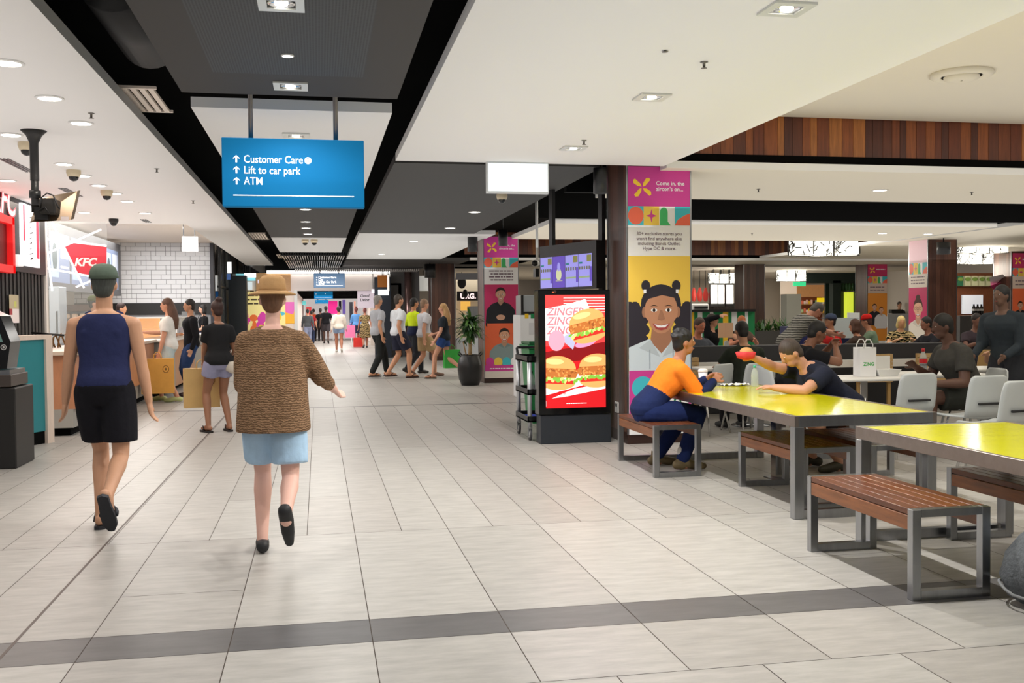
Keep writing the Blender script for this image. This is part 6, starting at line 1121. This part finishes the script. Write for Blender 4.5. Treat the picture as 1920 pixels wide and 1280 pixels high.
person('person in an orange red top deep in the far corridor', (px_(588, 56), 56, 0), 0, 1.72, (200, 150, 120), (40, 30, 26), 'short', ('tee', (226, 84, 50)), ('pants', (30, 28, 30)), ('shoe', (20, 20, 20)), detail=0, **W1)
person('person in a grey jacket and light jeans at the left of the far corridor', (px_(577, 47), 47, 0), 0, 1.66, (200, 150, 120), (40, 50, 50), 'short', ('jacket', (86, 90, 94)), ('pants', (150, 160, 190)), ('shoe', (40, 40, 40)), detail=0, **W2)
person('person all in black deep in the far corridor beside the orange red top', (px_(601, 55), 55, 0), 0, 1.74, (120, 84, 70), (26, 22, 22), 'short', ('tee', (24, 24, 26)), ('pants', (50, 44, 44)), ('shoe', (20, 20, 20)), detail=0, **W1)
person('person in a dark red top at the left edge of the far corridor', (px_(584, 50), 50, 0), 0, 1.6, (200, 150, 120), (30, 26, 26), 'short', ('tee', (150, 30, 40)), ('pants', (60, 70, 100)), ('shoe', (20, 20, 20)), detail=0, fem=True, **W2)
paper_carrier('small pink shopping bag carried far down the walkway', px_(656, 42), 42, .95, .42, .5, .16, 0, (246, 130, 180), False); paper_carrier('small red shopping bag far down the walkway beside the patterned dress', px_(671, 43), 43, .42, .4, .4, .16, 0, (226, 60, 50), False)
# group crossing the walkway
person('person in a grey polo and long black trousers at the left of the walking group', (1.3, 22.6, 0), -PI/2+.5, 1.8, (206, 150, 116), (150, 146, 140), 'short', ('tee', (178, 180, 186)), ('pants', (40, 42, 42)), ('thong', (40, 30, 28)), lf=(-.1, .28, .1), rf=(.1, -.22, .1), lh=(-.26, .2, .9), rh=(.26, -.05, .88))
person('person in a white tee and navy shorts second from the left in the walking group', (1.72, 22.1, 0), -PI/2+.35, 1.8, (206, 150, 116), (70, 60, 52), 'short', ('tee', (224, 228, 234)), ('shorts', (44, 46, 62)), ('thong', (60, 36, 30)), lf=(-.1, -.2, .12), rf=(.1, .2, .09), lh=(-.26, .15, .9), rh=(.26, -.05, .88), bulk=1.1)
person('person in a bright yellow high visibility shirt in the middle of the walking group', (px_(776, 23.4), 23.4, 0), -PI/2+.4, 1.76, (190, 130, 96), (28, 24, 22), 'short', ('hivis', (206, 228, 40), 'plain', (36, 42, 70)), ('pants', (44, 46, 52)), ('shoe', (40, 34, 30)), **W1)
person('person in a pale grey shirt and khaki shorts in the walking group', (px_(795, 22.5), 22.5, 0), -PI/2+.3, 1.72, (206, 150, 120), (150, 120, 96), 'short', ('tee', (206, 206, 212)), ('shorts', (188, 160, 120)), ('shoe', (120, 90, 76)), bulk=1.1, **W2)
person('person with fair hair, dark top and denim shorts at the right of the walking group', (px_(832, 21.6), 21.6, 0), PI/2-.4, 1.6, (216, 160, 132), (190, 150, 100), 'long', ('tee', (44, 50, 58)), ('brief', (52, 80, 140)), ('thong', (60, 52, 36)), lf=(-.09, .25, .09), rf=(.09, -.4, .22), rfp=60, lh=(-.26, .15, .9), rh=(.2, .3, 1.05), fem=True)
paper_carrier('green plastic bag carried at the right of the walking group', px_(846, 21.7), 21.7, .62, .34, .4, .14, .2, (70, 190, 80), False)
# seated in the food court
SIT = dict(lk=(0, .4, 1), rk=(0, .4, 1))
person('person in an orange and navy work shirt sitting at the far yellow table', (2.9, 8.52, 0), -PI/2, 1.72, (176, 122, 92), (26, 24, 26), 'messy', ('hivis', (250, 134, 40), 'plain', (30, 42, 84)), ('pants', (30, 44, 92)), ('boot', (112, 96, 66)), pelvis=(0, -.02, .555), lean=36, head=(38, 0), lf=(-.2, .12, .09), rf=(.1, .26, .09), lh=(-.07, .56, .8), rh=(.08, .57, .79), lep=(-.6, -.5, -1), rep=(.6, -.5, -1), detail=2, bulk=1.08, **SIT)
dup(bench0, (4.36, 7.7, 0), 0, 'timber slat bench under the person in the dark jersey, far side of the table')
t2, A2, s2 = person('person in a dark jersey leaning over the far yellow table on one forearm', (4.55, 8.15, 0), PI/2, 1.76, (206, 152, 124), (70, 58, 52), 'short', ('tee', (34, 38, 54)), ('shorts', (40, 36, 40)), ('shoe', (60, 56, 40)), pelvis=(0, -.02, .555), lean=48, head=(10, 0), lf=(-.18, .12, .09), rf=(.16, .2, .09), lh=(-.16, .72, .74), rh=(.1, .78, .98), lep=(-1, .3, -.6), rep=(1, -.3, -.6), detail=2, bulk=1.15, **SIT)
p = zp(1350, 668, 1.0); t = thing('burger_wrap', 'burger in red and white paper held over the far yellow table', 'food', tuple(PM[t2.name] @ ((A2[1][2]+(A2[1][2]-A2[1][1]).normalized()*.11)*s2))); mb = MB(); mb.ell((0, 0, .02), (.06, .06, .045), mat('bun_brown', (206, 150, 90), .6), 14, 8); mb.build('bun', t, False); mb = MB(); mb.rings([[(r*math.cos(a)*(1+.12*math.sin(5*a)), r*math.sin(a)*(1+.12*math.sin(5*a)), z) for a in [2*math.pi*i/20 for i in range(20)]] for r, z in ((.02, -.05), (.07, -.03), (.085, .02), (.075, .025))], mat('wrap_red', (214, 60, 66), .7)); mb.build('paper', t, False)
person('person with dark hair seen from behind at the cafe table beyond the yellow table', (4.9, 10.98, 0), 0, 1.66, (190, 140, 110), (28, 26, 24), 'short', ('tee', (48, 54, 46)), ('pants', (40, 40, 44)), ('shoe', (30, 30, 30)), pelvis=(0, -.04, .555), lean=12, lf=(-.12, .38, .09), rf=(.12, .38, .09), lh=(-.2, .42, .78), rh=(.2, .42, .78), **SIT)
person('person in a grey striped shirt bending forward with a tray', (px_(1478, 13.9), 13.9, 0), -PI/2+.1, 1.72, (200, 140, 116), (90, 84, 78), 'short', ('tee', (128, 126, 120), 'stripe'), ('shorts', (70, 72, 80)), ('shoe', (40, 40, 40)), lean=42, head=(-10, 0), lh=(-.12, .75, 1.06), rh=(.16, .75, 1.06), bulk=1.12)
t = thing('food_tray', 'tray with plates held by the bending person in grey', 'tray', (px_(1543, 13.9), 13.9, 1.08)); mb = MB(); mb.box(-.2, .2, -.15, .15, 0, .012, mat('tray_brown', (120, 84, 66), .5), .003); mb.build('tray', t, False); mb = MB(); mb.lathe([(.001, .014), (.08, .014), (.1, .03), (.001, .02)], (-.05, 0, 0), WHITE, 18); mb.build('plate', t, False); mb = MB(); mb.ell((-.05, 0, .045), (.06, .06, .03), mat('food_mix', (190, 110, 60), .7, noise=.5), 12, 6); mb.build('food', t, False)
x = px_(1330, 17); dup(ch0, (x, 17, 0), -1.0, 'grey shell chair under the reading person in black at the back'); person('person in a black jacket reading a brown paper before the striped counter', (x, 17, 0), -PI+.9, 1.74, (216, 160, 130), (50, 42, 38), 'short', ('jacket', (22, 22, 26)), ('pants', (30, 30, 34)), ('shoe', (20, 20, 20)), pelvis=(0, -.02, .555), lean=8, head=(14, 0), lf=(-.12, .42, .09), rf=(.12, .42, .09), lh=(-.1, .4, 1.0), rh=(.08, .2, 1.32), **SIT)
t = thing('brown_paper', 'folded brown paper held by the person in the black jacket', 'paper', (x+.12, 16.55, 1.02)); mb = MB(); mb.rings([[(-.14, 0, k), (.0, .05, k), (.14, 0, k), (.14, .006, k), (0, .056, k), (-.14, .006, k)] for k in (-.08, .18)], mat('paper_brown', (206, 164, 130), .8), False); mb.build('sheet', t, False)
person('person in a black tee eating at the white cafe table by the paper bag', (4.97, 10.05, 0), -PI/2-.1, 1.76, (136, 92, 70), (24, 22, 22), 'short', ('tee', (24, 24, 28)), ('pants', (28, 28, 32)), ('shoe', (24, 24, 24)), pelvis=(0, -.02, .555), lean=30, head=(8, 0), lf=(-.14, .36, .09), rf=(.14, .36, .09), lh=(-.05, .5, 1.02), rh=(.07, .5, 1.0), lep=(-1, -.2, -.8), rep=(1, -.2, -.8), bulk=1.12, **SIT)
person('person in a dark grey tee and olive shorts sitting at the right cafe tables', (6.35, 8.95, 0), PI/2-.15, 1.8, (96, 66, 54), (24, 22, 22), 'short', ('tee', (70, 69, 66)), ('shorts', (48, 50, 46)), ('shoe', (30, 30, 30)), pelvis=(0, -.02, .555), lean=24, head=(14, 0), lf=(-.16, .5, .09), rf=(.16, .46, .09), lh=(-.24, .42, .66), rh=(.2, .42, .8), bulk=1.2, detail=2, **SIT)
person('person in a dark slate hoodie standing at the right edge', (px_(1893, 9.7), 9.7, 0), PI/2+.3, 1.66, (120, 90, 76), (40, 40, 42), 'short', ('jacket', (58, 66, 74)), ('pants', (52, 54, 60)), ('shoe', (30, 30, 30)), lean=14, head=(14, 0), lh=(-.2, .35, .95), rh=(.2, .35, .95), bulk=1.2)
for (px, Y, rz, H, sk, hr, hs, tp, lab, hd) in ((1640, 17.0, .9, 1.7, (190, 130, 100), (70, 40, 34), 'short', ('tee', (120, 140, 116)), 'person in a red cap and green tee sitting before the couple banner', (6, 0, ('cap', (214, 40, 36)))),
    (1686, 18.2, PI-.3, 1.66, (214, 160, 120), (232, 206, 140), 'bob', ('tee', (70, 80, 70), 'check'), 'person with blonde hair sitting left of the woman-in-glasses banner', (4, 0)),
    (1616, 15.3, .6, 1.62, (190, 130, 100), (84, 52, 36), 'bob', ('tee', (70, 56, 50)), 'person with brown hair sitting left of the person in the red cap', (10, 0)),
    (1568, 16.2, PI/2, 1.72, (170, 120, 90), (40, 36, 36), 'short', ('tee', (196, 44, 44)), 'person in a red top and dark cap sitting behind the menu card', (18, 0, ('cap', (70, 80, 104)))),
    (1528, 18.5, 0, 1.7, (150, 110, 86), (110, 96, 70), 'short', ('tee', (120, 104, 76)), 'person in an olive top sitting before the plywood shop', (4, 0)),
    (1300, 14.2, PI+.3, 1.7, (206, 130, 100), (80, 60, 50), 'short', ('tee', (80, 84, 92)), 'person partly hidden right beside the front pillar banner', (4, 0)),
    (1385, 19.0, PI, 1.7, (226, 150, 120), (206, 120, 70), 'short', ('tee', (110, 90, 80)), 'person with ginger hair sitting by the timber pillar', (4, 0)),
    (1750, 15.2, PI/2, 1.66, (150, 100, 80), (30, 26, 26), 'short', ('tee', (40, 40, 46)), 'person with dark hair behind the dark grey tee', (8, 0)),
    (1822, 15.6, PI, 1.72, (130, 90, 74), (40, 30, 30), 'short', ('tee', (70, 60, 66)), 'person in front of the charcoal counter', (10, 0)),
    (1916, 10.9, PI/2+.3, 1.72, (200, 150, 120), (170, 176, 150), 'short', ('tee', (110, 124, 130), 'stripe'), 'person in a striped tee cut off by the right edge', (10, 0))):
    x = px_(px, Y); dup(ch0, (x, Y, 0), rz, 'chair under the '+lab); person(lab, (x, Y, 0), rz, H, sk, hr, hs, tp, ('pants', (46, 46, 54)), ('shoe', (30, 30, 30)), pelvis=(0, -.02, .555), lean=14, head=hd, lf=(-.12, .4, .09), rf=(.12, .4, .09), lh=(-.16, .45, .86), rh=(.16, .45, .86), detail=0 if Y > 15.5 else 1, **SIT)
person('person in white behind the white shop counter at the back', (px_(1686, 34.5), 34.5, 0), PI, 1.7, (190, 140, 110), (60, 50, 46), 'short', ('tee', (60, 60, 66)), ('pants', (40, 40, 40)), ('shoe', (20, 20, 20)), detail=0)
